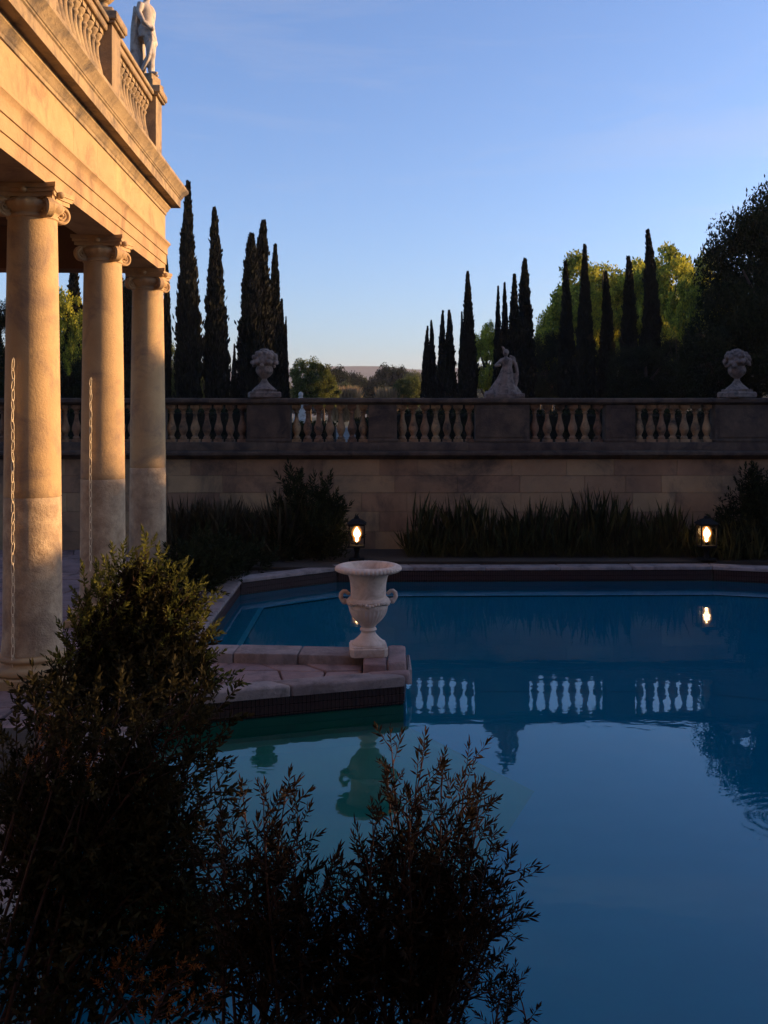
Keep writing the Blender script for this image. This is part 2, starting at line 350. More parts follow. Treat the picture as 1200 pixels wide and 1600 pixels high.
# planting bed soil
m = MB(); m.box(-2.6, 9, 15.05, 16.45, ZD - .03, ZD + .02); m.box(-2.75, -.7, 14.5, 15.05, ZD - .03, ZD + .015); tag(m.build('planting_bed', M['soil']), kind='structure')
m = MB(); m.box(-3.4, 4, .6, 2.85, ZD - .03, ZD + .03); m.box(-3.4, -2.3, 2.85, 7.0, ZD - .03, ZD + .025); tag(m.build('planting_bed', M['soil']), kind='structure')
m = MB(); m.add([(-3.2, 18.5, 1.872), (.8, 18.5, 1.872), (1.6, 60, 1.872), (-3.0, 60, 1.872)], [(0, 1, 2, 3)])
tag(m.build('garden_path', M['path']), kind='structure')

# coping stones: every one its own piece
coping = empty('pool_coping'); tag(coping, kind='structure')
def quad_stone(name, q, z0, z1, mt, parent, r=.025, front_only=None):
    """four corner stone (ccw) with rounded upper rim, real thickness"""
    c = sum((Vector(p) for p in q), Vector((0, 0))) / 4
    def ring(e, z):
        out = []
        for i in range(4):
            p = Vector(q[i]); a = (Vector(q[i - 1]) - p).normalized(); b_ = (Vector(q[(i + 1) % 4]) - p).normalized()
            for d in (a, b_):
                pt = p + (a + b_) * e + d * r * .8; out.append((pt.x - c.x, pt.y - c.y, z))
        return out
    s = MB(); s.loft([ring(0, z0), ring(0, z1 - r), ring(r * .3, z1 - r * .3), ring(r, z1)])
    return link(name, s.mesh(name, mt, 50), parent, loc=(c.x, c.y, 0))
copI = offset(POOL, -.03); copN = offset(POOL, .27); copS = offset(POOL, .18)
SKIP = {7}                                              # the raised kerb on the back of the spit is built apart
for i in range(n):
    if i in SKIP or i in (8, 9): continue
    a, c = Vector(copI[i]), Vector(copI[(i + 1) % n]); ao, co = Vector(copO[i]), Vector(copO[(i + 1) % n])
    thin = i in (1, 2, 3, 4, 5, 6)
    if thin: ao, co = Vector(copN[i]), Vector(copN[(i + 1) % n])
    if i == 10: ao, co = Vector(copS[i]), Vector(copS[(i + 1) % n])
    Ls = (c - a).length; k = max(1, round(Ls / (1.1 if thin else .85)))
    ts = [0] + [(j + random.uniform(-.18, .18)) / k for j in range(1, k)] + [1]
    for j in range(k):
        g = .005 / Ls
        t0, t1 = ts[j] + g, ts[j + 1] - g
        zz = ZD + .02 + random.uniform(-.005, .005); e = random.uniform(-.006, .006)
        P0, P1, Q1, Q0 = a.lerp(c, t0), a.lerp(c, t1), ao.lerp(co, t1), ao.lerp(co, t0)
        quad_stone('coping_stone', [tuple(P0), tuple(P1), tuple(Q1), tuple(Q0)][::-1], (ZD - .035 if thin else ZD - .045 if i == 10 else ZD - .085), (zz - .008 if thin else zz + .025 if i == 10 else zz), M['coping'], coping, (.012 if thin else .022))
# tile band under the coping
tiles = MB(); back = MB()
for i in range(n):
    a, c = Vector(POOL[i]), Vector(POOL[(i + 1) % n]); d = (c - a); Ls = d.length; d.normalize(); nr = Vector((-d.y, d.x))
    ae, ce = a + nr * -.004, c + nr * -.004
    back.add([(*ae, -.014), (*ce, -.014), (*ce, ZD - .03), (*ae, ZD - .03)], [(0, 1, 2, 3)])
    w = .036; k = int(Ls / w)
    for j in range(k):
        p = a + d * (j * w + .003); q = a + d * (j * w + w - .004); e = nr * .006
        for z0, z1 in ((-.010, .012), (.018, .082), (.088, ZD - .05)):
            tiles.add([(*p, z0), (*q, z0), (*(q + e), z0 + .003), (*(p + e), z0 + .003), (*p, z1), (*q, z1), (*(q + e), z1 - .003), (*(p + e), z1 - .003)],
                      [(2, 3, 7, 6), (0, 3, 2, 1), (4, 5, 6, 7), (0, 4, 7, 3), (1, 2, 6, 5)])
back.build('band_backing', M['iron'], coping)
t_ = tiles.build('waterline_tile', M['tile'], coping); t_['kind'] = 'stuff'

# flagstones
deck = empty('paved_deck'); tag(deck, kind='structure')
def flag_patch(c00, c10, c11, c01, nx, ny, jit=.22, mt=None, dz=0):
    """bilinear patch split into irregular stones"""
    c00, c10, c11, c01 = map(Vector, (c00, c10, c11, c01))
    G = {}
    for j in range(ny + 1):
        for i in range(nx + 1):
            u = i / nx; v = j / ny
            if 0 < i < nx: u += random.uniform(-jit, jit) / nx
            if 0 < j < ny: v += random.uniform(-jit, jit) / ny
            G[i, j] = (c00.lerp(c10, u)).lerp(c01.lerp(c11, u), v)
    for j in range(ny):
        for i in range(nx):
            q = [G[i, j], G[i + 1, j], G[i + 1, j + 1], G[i, j + 1]]; c = sum(q, Vector((0, 0))) / 4
            q = [tuple(p + (c - p).normalized() * .011) for p in q]
            quad_stone('paving_stone', q, ZD - .05, ZD + dz + random.uniform(-.004, .006), mt or M['flag'], deck, .012)
SPI = copO                                              # inner edges of the coping
flag_patch((-2.15, 7.85), (-.19, 8.46), (-.19, 8.78), (-2.3, 8.94), 5, 2, .3, dz=.022)
flag_patch((-2.9, 5.2), (-2.17, 5.2), (-2.17, 8.05), (-2.9, 8.9), 1, 6)
flag_patch((-9.0, 7.05), (-2.93, 7.05), (-2.93, 9.0), (-9.0, 9.0), 11, 4)
flag_patch((-9.0, 9.02), (-2.36, 9.02), (-2.42, 13.5), (-9.0, 13.5), 12, 9)
flag_patch((-9.0, 13.52), (-2.72, 13.52), (-2.75, 16.5), (-9.0, 16.5), 10, 5)
flag_patch((-9.0, 3.0), (-3.42, 3.0), (-3.42, 7.03), (-9.0, 7.03), 8, 6)

# raised kerb on the back of the spit
kerb = tag(empty('raised_kerb'), 'low pinkish stone kerb running left from the urn along the back of the paved spit', 'kerb')
ka, kb = Vector((-2.0, 8.93)), Vector((-.19, 8.78)); k = 3
for j in range(k):
    p0 = ka.lerp(kb, j / k + .003); p1 = ka.lerp(kb, (j + 1) / k - .003); dd = Vector((.02, .34))
    quad_stone('kerb_stone', [tuple(p0), tuple(p1), tuple(p1 + dd), tuple(p0 + dd)], ZD - .03, ZD + .105 + random.uniform(-.004, .004), M['coping'], kerb, .008)
# corner plinth under the urn, of rough blocks
pl = tag(empty('corner_plinth'), 'rough pink stone blocks at the tip of the spit beneath the white urn', 'plinth')
quad_stone('plinth_stone', [(-.185, 8.50), (.02, 8.47), (.03, 9.18), (-.185, 9.16)], ZD - .04, ZD + .105, M['flag'], pl, .014)
quad_stone('plinth_stone', [(.028, 8.48), (.20, 8.56), (.205, 9.17), (.038, 9.18)], ZD - .04, ZD + .113, M['flag'], pl, .022)
quad_stone('plinth_stone', [(-.13, 8.36), (.215, 8.38), (.235, 8.55), (-.16, 8.465)], ZD - .04, ZD + .05, M['flag'], pl, .025)
quad_stone('plinth_stone', [(.21, 8.57), (.25, 8.60), (.245, 9.14), (.212, 9.14)], ZD - .10, ZD + .03, M['coping'], pl, .012)

# ------------------------------------------------------------------ the urn on the spit
ux, uy = -.155, 8.93; uz = ZD + .106
urn = empty('garden_urn', (ux + .01, uy - .06, uz), 0, 'tall cream fluted urn with two handles on the stone spit in the pool', 'urn')
s = MB(); s.loft([[(x * r, y * r, z) for x, y in ((-1, -.8), (-.8, -1), (.8, -1), (1, -.8), (1, .8), (.8, 1), (-.8, 1), (-1, .8))] for r, z in ((.165, 0), (.172, .02), (.172, .075), (.163, .085), (.163, .095))])
s.build('foot_block', M['urn'], urn, 40)
def prof_smooth(pr, k=4):
    out = []
    P = [Vector((p[0], p[1], 0)) for p in pr]
    for i in range(len(P) - 1):
        p0, p1, p2, p3 = P[max(i - 1, 0)], P[i], P[i + 1], P[min(i + 2, len(P) - 1)]
        for j in range(k):
            t = j / k
            q = .5 * ((2 * p1) + (-p0 + p2) * t + (2 * p0 - 5 * p1 + 4 * p2 - p3) * t * t + (-p0 + 3 * p1 - 3 * p2 + p3) * t ** 3)
            out.append((max(q.x, .001), q.y))
    out.append((P[-1].x, P[-1].y)); return out
s = MB(); s.lathe(prof_smooth([(.155, .093), (.15, .115), (.115, .145), (.078, .185), (.064, .21), (.070, .222), (.079, .235), (.070, .25), (.064, .262), (.075, .275)]), 40)
s.build('foot', M['urn'], urn, 180)
gad = lambda a, z, t: -.028 * abs(math.sin(a * 14)) ** .7 * (1 if .30 < z < .44 else .2)
s = MB(); s.lathe(prof_smooth([(.060, .27), (.085, .29), (.13, .335), (.165, .39), (.181, .445), (.184, .475), (.176, .49)]), 168, flute=gad)
s.build('bowl', M['urn'], urn, 60)
s = MB(); s.lathe(prof_smooth([(.178, .485), (.190, .50), (.197, .515), (.190, .532), (.176, .545)], 4), 48)
for k in range(44):                                   # garland
    a = 2 * PI * k / 44; dz = .018 * abs(math.sin(a * 3)); s.ball((.192 * math.cos(a), .192 * math.sin(a), .515 - dz + random.uniform(-.006, .006)), random.uniform(.013, .021), 7, 5)
s.build('garland', M['urn'], urn, 60)
s = MB(); s.lathe(prof_smooth([(.168, .535), (.163, .58), (.164, .65), (.172, .71), (.186, .76), (.205, .785), (.23, .80)]), 48, cap=False); s.build('neck', M['urn'], urn, 180)
rim = lambda a, z, t: (.035 * abs(math.sin(a * 24)) - .015) * (1 if t > 3 and t < 24 else 0)
s = MB(); s.lathe(prof_smooth([(.205, .785), (.25, .790), (.292, .803), (.304, .822), (.296, .842), (.272, .855), (.245, .857), (.225, .84), (.20, .79), (.165, .70), (.15, .60), (.02, .58)]), 192, flute=rim)
s.build('rim', M['urn'], urn, 60)
for sgn in (-1, 1):
    s = MB(); pts = [(sgn * (.165 + .085 * math.sin(t * PI)) , .0, .505 + .115 * t) for t in [i / 12 for i in range(13)]]
    pts = [(sgn * .17, 0, .515), (sgn * .21, 0, .505), (sgn * .240, 0, .52), (sgn * .254, 0, .55), (sgn * .25, 0, .585), (sgn * .228, 0, .605), (sgn * .205, 0, .603), (sgn * .19, 0, .588), (sgn * .175, 0, .575)]
    s.tube(pts, [.02, .021, .022, .021, .02, .02, .019, .018, .015], 10); s.ball((sgn * .222, 0, .508), .03, 9, 6)
    s.build('handle', M['urn'], urn, 180)
urn.rotation_euler.z = R(4); urn.scale = (1, 1, .955)

# ------------------------------------------------------------------ retaining wall and balustrade
WY = 16.62
wall = empty('retaining_wall', (0, 0, 0), 0, 'long dim ochre ashlar wall behind the pool below the balustrade', 'wall')
m = MB(); m.box(-12, 14, WY + .06, WY + .45, .1, 1.86); m.build('wall_core', M['mortar'], wall)
rows = [.15, .50, .84, 1.17, 1.47, 1.752]
variants = []
for k in range(4):
    s = MB(); s.box(-.5, .5, -.05, .05, -.5, .5, .0)
    variants.append(s)
for r_ in range(5):
    x = -12 + random.uniform(0, .5); z0, z1 = rows[r_], rows[r_ + 1]
    while x < 14:
        w = random.uniform(.6, 1.15); s = MB(); hw = w / 2 - .002; hh = (z1 - z0) / 2 - .002; e = .004
        s.loft([[(-hw, .09, -hh), (hw, .09, -hh), (hw, .09, hh), (-hw, .09, hh)], [(-hw, e, -hh), (hw, e, -hh), (hw, e, hh), (-hw, e, hh)], [(-hw + e, 0, -hh + e), (hw - e, 0, -hh + e), (hw - e, 0, hh - e), (-hw + e, 0, hh - e)]])
        s.build('wall_stone', M['wallstone'], wall, None, loc=(x + w / 2, WY + random.uniform(0, .006), (z0 + z1) / 2)); x += w
# cornice of the wall = base of the balustrade
bal = empty('stone_balustrade', (0, 0, 0), 0, 'dark weathered stone balustrade along the top of the wall behind the pool', 'balustrade')
def run_x(name, prof, xs, mt, parent, sm=40):
    for a, c in zip(xs[:-1], xs[1:]):
        s = MB(); s.extr_x(prof, a + .002, c - .002); o_ = s.mesh(name, mt, sm); link(name, o_, parent, loc=(0, random.uniform(-.004, .004), random.uniform(-.003, .003)))
seams = [-12, -10.4, -8.9, -7.2, -5.6, -3.9, -2.35, -.6, .95, 2.5, 4.1, 5.6, 7.3, 8.9, 10.6, 12.4, 14]
run_x('cornice_stone', [(WY + .03, 1.752), (WY - .02, 1.755), (WY - .06, 1.79), (WY - .12, 1.81), (WY - .15, 1.83), (WY - .15, 1.875), (WY - .11, 1.90), (WY - .07, 1.905), (WY + .5, 1.905), (WY + .5, 1.752)], seams, M['greystone'], bal)
run_x('base_stone', [(WY - .075, 1.908), (WY - .075, 2.02), (WY - .06, 2.045), (WY + .24, 2.045), (WY + .24, 1.908)], [s_ + .5 for s_ in seams], M['greystone'], bal)
run_x('rail_stone', [(WY - .03, 2.695), (WY - .07, 2.715), (WY - .10, 2.735), (WY - .10, 2.785), (WY - .075, 2.81), (WY + .24, 2.81), (WY + .27, 2.785), (WY + .27, 2.735), (WY + .20, 2.695)], [s_ + .9 for s_ in seams], M['greystone'], bal)
px = 16.6 / F
def wx(u): return (u - 600) * px
peds = [(-140, 46), (50, 80), (235, 44), (420, 68), (598, 44), (785, 84), (969, 46), (1158, 84), (1340, 46), (1525, 84)]
for u, w in peds:
    s = MB(); hw = w * px / 2; s.box(-hw, hw, WY - .055, WY + .225, 2.047, 2.693, .012)
    s.box(-hw + .07, hw - .07, WY - .066, WY - .05, 2.13, 2.61, .006)
    s.box(-hw - .02, hw + .02, WY - .07, WY + .235, 2.05, 2.10, .008)
    s.build('pedestal', M['greystone'], bal, None, loc=(wx(u), 0, 0))
bprof = prof_smooth([(.060, 0), (.060, .05)], 1) + prof_smooth([(.058, .055), (.064, .075), (.052, .095), (.040, .11), (.050, .145), (.070, .19), (.078, .235), (.070, .285), (.050, .345), (.036, .41), (.031, .46), (.032, .49), (.046, .505), (.046, .52), (.036, .53), (.048, .55), (.066, .575), (.068, .59)], 2)
s = MB(); s.lathe(bprof, 14); s.box(-.076, .076, -.076, .076, 0, .05); s.box(-.074, .074, -.074, .074, .585, .645)
bme = s.mesh('baluster', M['balstone'], 60)
for (u0, w0), (u1, w1) in zip(peds[:-1], peds[1:]):
    a, c = u0 + w0 / 2, u1 - w1 / 2; k = round((c - a) / 18.6)
    for j in range(k):
        uu = a + (j + .5) * (c - a) / k
        link('baluster', bme, bal, loc=(wx(uu), WY + .085, 2.047), rot=(0, 0, random.uniform(0, 3)) if False else (0, random.uniform(-.008, .008), 0), sc=(random.uniform(.95, 1.05),) * 2 + (1,))

# ------------------------------------------------------------------ sculpture helpers (voxel-fused)
def fuse(s, name, mt, parent, vox, loc=(0, 0, 0), rot=(0, 0, 0), smooth_it=3):
    o_ = s.build(name, mt, parent, 180, loc=loc, rot=rot)
    r_ = o_.modifiers.new('fuse', 'REMESH'); r_.mode = 'VOXEL'; r_.voxel_size = vox; r_.use_smooth_shade = True
    q = o_.modifiers.new('soften', 'SMOOTH'); q.iterations = smooth_it; q.factor = .5
    return o_
def flower_urn(loc, label, seed, sc=1.0):
    random.seed(seed)
    e = empty('flower_urn', loc, random.uniform(0, 1), label, 'urn', 'stone flower urns on the balustrade'); e.scale = (sc,) * 3
    s = MB(); s.box(-.27, .27, -.2, .2, 0, .11, .02); s.box(-.20, .20, -.17, .17, .10, .15, .01); s.build('base', M['oldstatue'], e)
    s = MB(); s.lathe(prof_smooth([(.20, .148), (.17, .18), (.10, .24), (.055, .30), (.045, .335), (.06, .35)]), 24); s.build('foot', M['oldstatue'], e, 180)
    s = MB(); s.lathe(prof_smooth([(.045, .345), (.09, .375), (.135, .43), (.15, .48), (.14, .53), (.12, .555)]), 48, flute=lambda a, z, t: .04 * math.sin(a * 10)); s.build('bowl', M['oldstatue'], e, 60)
    s = MB()
    for k in range(70):
        a = random.uniform(0, 2 * PI); ph = random.uniform(-.35, 1.5); r = .20 * math.cos(ph) + .0
        s.ball((r * math.cos(a) * 1.02, r * math.sin(a) * .9, .66 + .16 * math.sin(ph)), random.uniform(.028, .055), 7, 5)
    for k in range(10):
        a = 2 * PI * k / 10; s.ball((.21 * math.cos(a), .19 * math.sin(a), .58 + random.uniform(-.04, .05)), random.uniform(.035, .05), 7, 5)
    s.ball((0, 0, .66), .17, 12, 8); fuse(s, 'flowers', M['oldstatue'], e, .011, smooth_it=1)
    return e
flower_urn((wx(412), WY + .085, 2.812), 'stone urn heaped with carved flowers in front of the broad left cypress', 3)
flower_urn((wx(1155), WY + .085, 2.812), 'stone urn of carved flowers at the right end of the balustrade', 9, 1.0)
flower_urn((wx(50), WY + .085, 2.812), 'stone flower urn on the balustrade behind the nearest column', 12, 1.0)

def ell(s, cx, cy, z, rx, ry, n=28, folds=0, amp=0, ph=0):
    return [(cx + rx * (1 + amp * math.sin(folds * a + ph)) * math.cos(a), cy + ry * (1 + amp * math.sin(folds * a + ph)) * math.sin(a), z) for a in [2 * PI * j / n for j in range(n)]]
# robed lady on the balustrade (leaning, one arm bent out)
random.seed(5)
lady = empty('robed_statue', (wx(789), WY + .085, 2.812), 0, 'weathered stone statue of a robed woman, one arm bent, on the balustrade', 'statue')
s = MB()
for k in range(16): s.ball((random.uniform(-.28, .28), random.uniform(-.12, .12), random.uniform(.02, .09)), random.uniform(.06, .10), 8, 6)
s.box(-.34, .34, -.16, .16, 0, .08); fuse(s, 'rocky_base', M['oldstatue'], lady, .014, smooth_it=1)
s = MB()
rings = []
for z, cx, rx, ry in ((.08, -.02, .27, .15), (.14, -.02, .245, .14), (.22, -.01, .20, .125), (.32, .015, .155, .11), (.42, .035, .12, .095), (.50, .045, .10, .08), (.54, .05, .085, .065), (.60, .048, .095, .07), (.66, .045, .105, .068), (.69, .04, .095, .055), (.705, .035, .05, .045)):
    rings.append(ell(s, cx, 0, z, rx, ry, 44, 9, .075 if z < .5 else .02, z * 6))
s.loft(rings)
s.tube([(.035, 0, .69), (.028, -.005, .73)], [.032, .03], 10)
s.ball((.022, -.012, .785), .052, 14, 10, (.9, 1.0, 1.2))
s.ball((.035, .02, .80), .056, 12, 8, (.95, 1, 1)); s.ball((.02, -.066, .78), .010, 6, 5)
s.tube([(.0, .0, .84), (-.02, 0, .88), (-.045, 0, .90)], [.028, .022, .010], 8)
s.tube([(-.04, -.01, .67), (-.085, -.03, .62), (-.14, -.05, .575), (-.165, -.06, .555)], [.034, .034, .030, .026], 10)
s.tube([(-.165, -.06, .555), (-.115, -.10, .555), (-.07, -.11, .575)], [.026, .022, .018], 8)
s.tube([(.13, 0, .675), (.19, 0, .60), (.215, -.01, .52), (.225, -.02, .44)], [.036, .034, .030, .026], 10)
s.ball((.226, -.025, .415), .030, 8, 6, (.8, .8, 1.3))
s.tube([(.215, 0, .43), (.20, 0, .32), (.17, 0, .2), (.22, 0, .08)], [.04, .05, .055, .08], 10)
s.tube([(.10, .05, .74), (.17, .05, .70), (.19, .05, .60)], [.02, .035, .03], 8)
fuse(s, 'figure', M['oldstatue'], lady, .009, smooth_it=2)

# ------------------------------------------------------------------ portico (local frame: +x out over the pool, y along the colonnade)
YR = .033
por = empty('stone_portico', (-3.22, 13.09, 0), YR, 'sunlit sandstone portico of unfluted ionic columns left of the pool', 'portico')
FX = .19; BX = -3.3; Y0, Y1 = -16.0, .24          # facade face, back face, ends
def ring_mould(prof, name, mt, sm=35):
    """profile (projection, z) wrapped along front, far end and back; mitred corners"""
    s = MB(); A = []
    for p, z in prof: A.append([(FX + p, Y0, z), (FX + p, Y1 + p, z), (BX - p, Y1 + p, z), (BX - p, Y0, z)])
    s.loft(A, cap=False, closed=False); return s.build(name, mt, por, sm)
# architrave, three faces as a hollow beam
def beam(x0, x1, y0, y1, z0, z1, name, mt): s = MB(); s.box(x0, x1, y0, y1, z0, z1); return s.build(name, mt, por)
beam(FX - .40, FX - .002, Y0, Y1 - .40, 4.482, 5.42, 'architrave_beam', M['facade'])
beam(BX + .002, BX + .40, Y0, Y1 - .40, 4.482, 5.42, 'architrave_beam', M['facade'])
beam(BX + .002, FX - .002, Y1 - .398, Y1 - .002, 4.482, 5.42, 'end_beam', M['soffit'])
ring_mould([(-.02, 4.48), (0, 4.48), (0, 4.60), (.014, 4.602), (.014, 4.735), (.028, 4.737), (.028, 4.83), (.034, 4.84), (.05, 4.87), (.062, 4.88), (.062, 4.905), (-.01, 4.907)], 'architrave', M['facade'])
ring_mould([(-.03, 4.905), (-.03, 5.285)], 'frieze', M['facade'])
fy = Y1
while fy > Y0:
    w = random.uniform(.75, 1.3); s = MB(); s.box(FX - .03, FX, fy - w + .002, fy, 4.908, 5.284, .003); s.build('frieze_stone', M['facade'], por); fy -= w
s = MB(); s.box(BX, FX - .033, Y1 - .03, Y1, 4.908, 5.284, .003); s.build('frieze_stone', M['facade'], por)
ring_mould([(.0, 5.285), (.014, 5.29), (.014, 5.325), (.035, 5.345), (.045, 5.375), (.062, 5.39), (.062, 5.42), (.075, 5.435)], 'bed_moulding', M['cornice'])
ring_mould([(.04, 5.437), (.165, 5.437), (.165, 5.425), (.18, 5.425), (.18, 5.53), (.195, 5.54), (.195, 5.555), (.205, 5.56), (.225, 5.60), (.262, 5.635), (.275, 5.65), (.275, 5.685), (.02, 5.70)], 'cornice', M['cornice'])
beam(BX + .05, FX + .05, Y0, Y1 + .03, 5.50, 5.696, 'roof_slab', M['cornice'])
beam(BX + .40, FX - .40, Y0, Y1 - .40, 5.05, 5.12, 'ceiling', M['soffit'])
for k in range(7): beam(BX + .40, FX - .402, -2.36 * k - .12, -2.36 * k + .12 if k else -.16 + .0, 4.82, 5.049, 'ceiling_beam', M['soffit'])
# roof balustrade
bx0, bx1 = FX - .27, FX - .115
for z0, z1, a, nm in ((5.70, 5.83, .03, 'balustrade_base'), (6.72, 6.80, .03, 'balustrade_rail'), (6.80, 6.86, .06, 'balustrade_rail')):
    s = MB(); s.box(bx0 - a, bx1 + a, Y0, Y1 - .3, z0, z1 - .002, .012); s.build(nm, M['cornice'], por)
s = MB(); s.box(bx0 - .05, bx1 - .02, Y0, Y1 - .3, 5.83, 5.90, .01); s.build('balustrade_base', M['cornice'], por)
cyl = [-.02 - 2.36 * k for k in range(7)]
for cy in cyl:
    s = MB(); s.box(bx0 - .06, bx1 + .08, cy - .19, cy + .19, 5.702, 6.80, .008); s.box(bx0 - .08, bx1 + .10, cy - .21, cy + .21, 5.705, 5.86, .01)
    s.build('pedestal', M['cornice'], por)
    s = MB(); s.box(bx0 - .10, bx1 + .12, cy - .23, cy + .23, 6.80, 6.83, .008); s.box(bx0 - .13, bx1 + .145, cy - .25, cy + .25, 6.832, 6.93, .012); s.build('pedestal_cap', M['cornice'], por)
ubp = [(r * 1.02, 5.90 + z * 1.27) for r, z in bprof]
s = MB(); s.lathe(ubp, 14, c=(0, 0)); s.box(-.07, .07, -.07, .07, 5.90, 5.95); s.box(-.065, .065, -.065, .065, 6.665, 6.722)
ub = s.mesh('baluster', M['cornice'], 60)
for a, c in zip(cyl[1:], cyl[:-1]):
    for j in range(12): link('baluster', ub, por, loc=((bx0 + bx1) / 2, a + .19 + (j + .5) * (c - a - .38) / 12, 0))
# columns
def make_column(parent, rz=0):
    e = bpy.data.objects.new('column', None); COL.objects.link(e); e.parent = parent
    rb, rt = .247, .205; z0, z1 = .46, 4.24
    s = MB(); s.box(-.34, .34, -.34, .34, ZD - .02, .285, .012); s.build('plinth', M['column'], e)
    s = MB(); s.lathe(prof_smooth([(.30, .283), (.325, .30), (.33, .325), (.32, .35), (.295, .36)], 3) + prof_smooth([(.283, .365), (.268, .385), (.272, .40)], 3) + prof_smooth([(.285, .405), (.295, .42), (.285, .44), (.262, .447), (.255, .47)], 3), 48); s.build('base', M['column'], e, 50)
    pr = []
    for k in range(25):
        t = k / 24; r = rb - (rb - rt) * (t ** 1.6); 
        pr.append((r, z0 + (z1 - z0) * t))
    s = MB(); s.lathe([(rb + .012, z0 - .002), (rb + .012, z0 + .02)] + pr[1:-1] + [(rt, z1 - .04), (rt + .012, z1 - .03), (rt + .012, z1 - .01), (rt, z1)], 64); allp = [(rb + .012, z0 - .002), (rb + .012, z0 + .02)] + pr[1:-1] + [(rt, z1 - .04), (rt + .012, z1 - .03), (rt + .012, z1 - .01), (rt, z1)]
    zj = 1.80; rj = [p for p in allp if p[1] < zj][-1][0]
    s = MB(); s.lathe([p for p in allp if p[1] < zj - .02] + [(rj, zj - .006), (rj - .005, zj)], 64); s.build('lower_drum', M['worn'], e, 50)
    s = MB(); s.lathe([(rj - .005, zj + .001), (rj - .001, zj + .006)] + [p for p in allp if p[1] > zj + .02], 64); s.build('shaft', M['column'], e, 50)
    cp = bpy.data.objects.new('capital', None)
    s = MB(); s.lathe(prof_smooth([(rt, z1 - .002), (rt + .01, z1 + .02), (rt + .045, z1 + .05), (rt + .055, z1 + .085), (rt + .03, z1 + .11), (rt, z1 + .13)], 3), 80, flute=lambda a, z, t: .02 * math.sin(a * 20) * (1 if z > z1 + .03 else 0))
    # concave-sided abacus
    ab = []
    H = .275
    for q in range(4):
        for t in range(9):
            x = -1 + t / 4.5 * 1.0 if False else -1 + 2 * t / 9; d = H - .055 * (1 - x * x)
            px_, py_ = x * H, -d; a = q * PI / 2
            ab.append((px_ * math.cos(a) - py_ * math.sin(a), px_ * math.sin(a) + py_ * math.cos(a)))
    for f, za, zb in ((.90, z1 + .13, z1 + .165), (.97, z1 + .167, z1 + .20), (1.02, z1 + .202, z1 + .241)):
        s.prism([(x * f, y * f) for x, y in ab], za, zb)
    cap_ = s.build('capital', M['column'], e, 45)
    for q in range(4):                                 # diagonal volutes: sub-parts of the capital
        a = PI / 4 + q * PI / 2; v = MB(); dx, dy = math.cos(a), math.sin(a); nx, ny = -dy, dx
        cr = .262; cz = z1 + .045
        pts = []; rad = []
        for t in range(44):
            th = PI / 2 + t / 43 * 2 * PI * 2.3; rr = .088 * (1 - t / 50) ; pts.append((dx * (cr - rr * math.cos(th) * -1), dy * (cr - rr * math.cos(th) * -1), cz + rr * math.sin(th))); rad.append(.015 * (1 - t / 75))
        for off in (-.030, .030):
            v.tube([(x + nx * off, y + ny * off, z) for x, y, z in pts], rad, 6)
        disc = [(dx * (cr + .083 * math.cos(t)), dy * (cr + .083 * math.cos(t)), cz + .083 * math.sin(t)) for t in [2 * PI * i / 24 for i in range(24)]]
        v.loft([[(x + nx * w, y + ny * w, z) for x, y, z in disc] for w in (-.026, .026)])
        v.tube([(dx * .12, dy * .12, z1 + .12), (dx * .20, dy * .20, z1 + .125), (dx * cr, dy * cr, z1 + .128)], [.02, .024, .022], 8)
        v.ball((dx * cr + nx * .032, dy * cr + ny * .032, cz), .016, 8, 6); v.ball((dx * cr - nx * .032, dy * cr - ny * .032, cz), .016, 8, 6)
        v.build('volute', M['column'], cap_, 45)
    for q in range(4):
        a = q * PI / 2; v = MB(); v.ball((.245 * math.cos(a), .245 * math.sin(a), z1 + .185), .035, 8, 6, (1, 1, .9)); v.build('rosette', M['column'], cap_, 60)
    return e
c0 = make_column(por); c0.location = (0, 0, 0)
for k in range(1, 7):
    c = copy_tree(c0, por); c.location = (0, -2.36 * k, 0)
for k in range(0, 7):
    c = copy_tree(c0, por); c.location = (BX + FX - .0, -2.36 * k, 0)
# far terminal urn/finial block on second pedestal and the statue on the last
fin = empty('stone_finial', (-3.22 + .08, 10.73, 6.932), YR, 'honey stone ball finial on the roof balustrade pedestal nearer the camera', 'finial')
s = MB(); s.box(-.14, .14, -.14, .14, 0, .09, .01); s.lathe(prof_smooth([(.11, .09), (.07, .13), (.05, .17), (.09, .20), (.15, .28), (.16, .36), (.11, .46), (.03, .50)]), 24); s.build('body', M['cornice'], fin, 50)

stt = empty('standing_statue', (-3.22 - .01, 13.07, 6.932), YR, 'pale marble statue of a draped standing figure on the roof corner of the portico', 'statue')
s = MB(); s.box(-.17, .17, -.17, .17, 0, .10, .012); s.box(-.14, .14, -.14, .14, .10, .19, .012); s.build('statue_plinth', M['cornice'], stt)
s = MB(); z = .19
def limb(p, r, n=12): s.tube(p, r, n)
# faces +x (out over the pool); standing on its left leg, hip pushed right
limb([(.06, .05, z), (.05, .055, z + .05), (.035, .05, z + .26), (.045, .045, z + .50), (.01, .04, z + .60)], [.035, .038, .056, .078, .085])
limb([(.10, -.05, z), (.08, -.05, z + .05), (.10, -.06, z + .27), (.055, -.055, z + .50), (.01, -.04, z + .60)], [.034, .036, .055, .075, .082])
s.ball((.10, .055, z + .018), .03, 8, 6, (1.9, 1, .8)); s.ball((.14, -.055, z + .018), .03, 8, 6, (1.9, 1, .8))
rings = []
for zz, cx, rx, ry in ((.50, .0, .095, .145), (.58, .0, .115, .155), (.65, .0, .105, .14), (.72, .01, .088, .115), (.80, .01, .10, .128), (.88, .0, .115, .15), (.94, -.01, .10, .155), (.975, -.015, .07, .10), (1.0, -.01, .042, .05)):
    rings.append(ell(s, cx, .0, z + zz, rx, ry, 28))
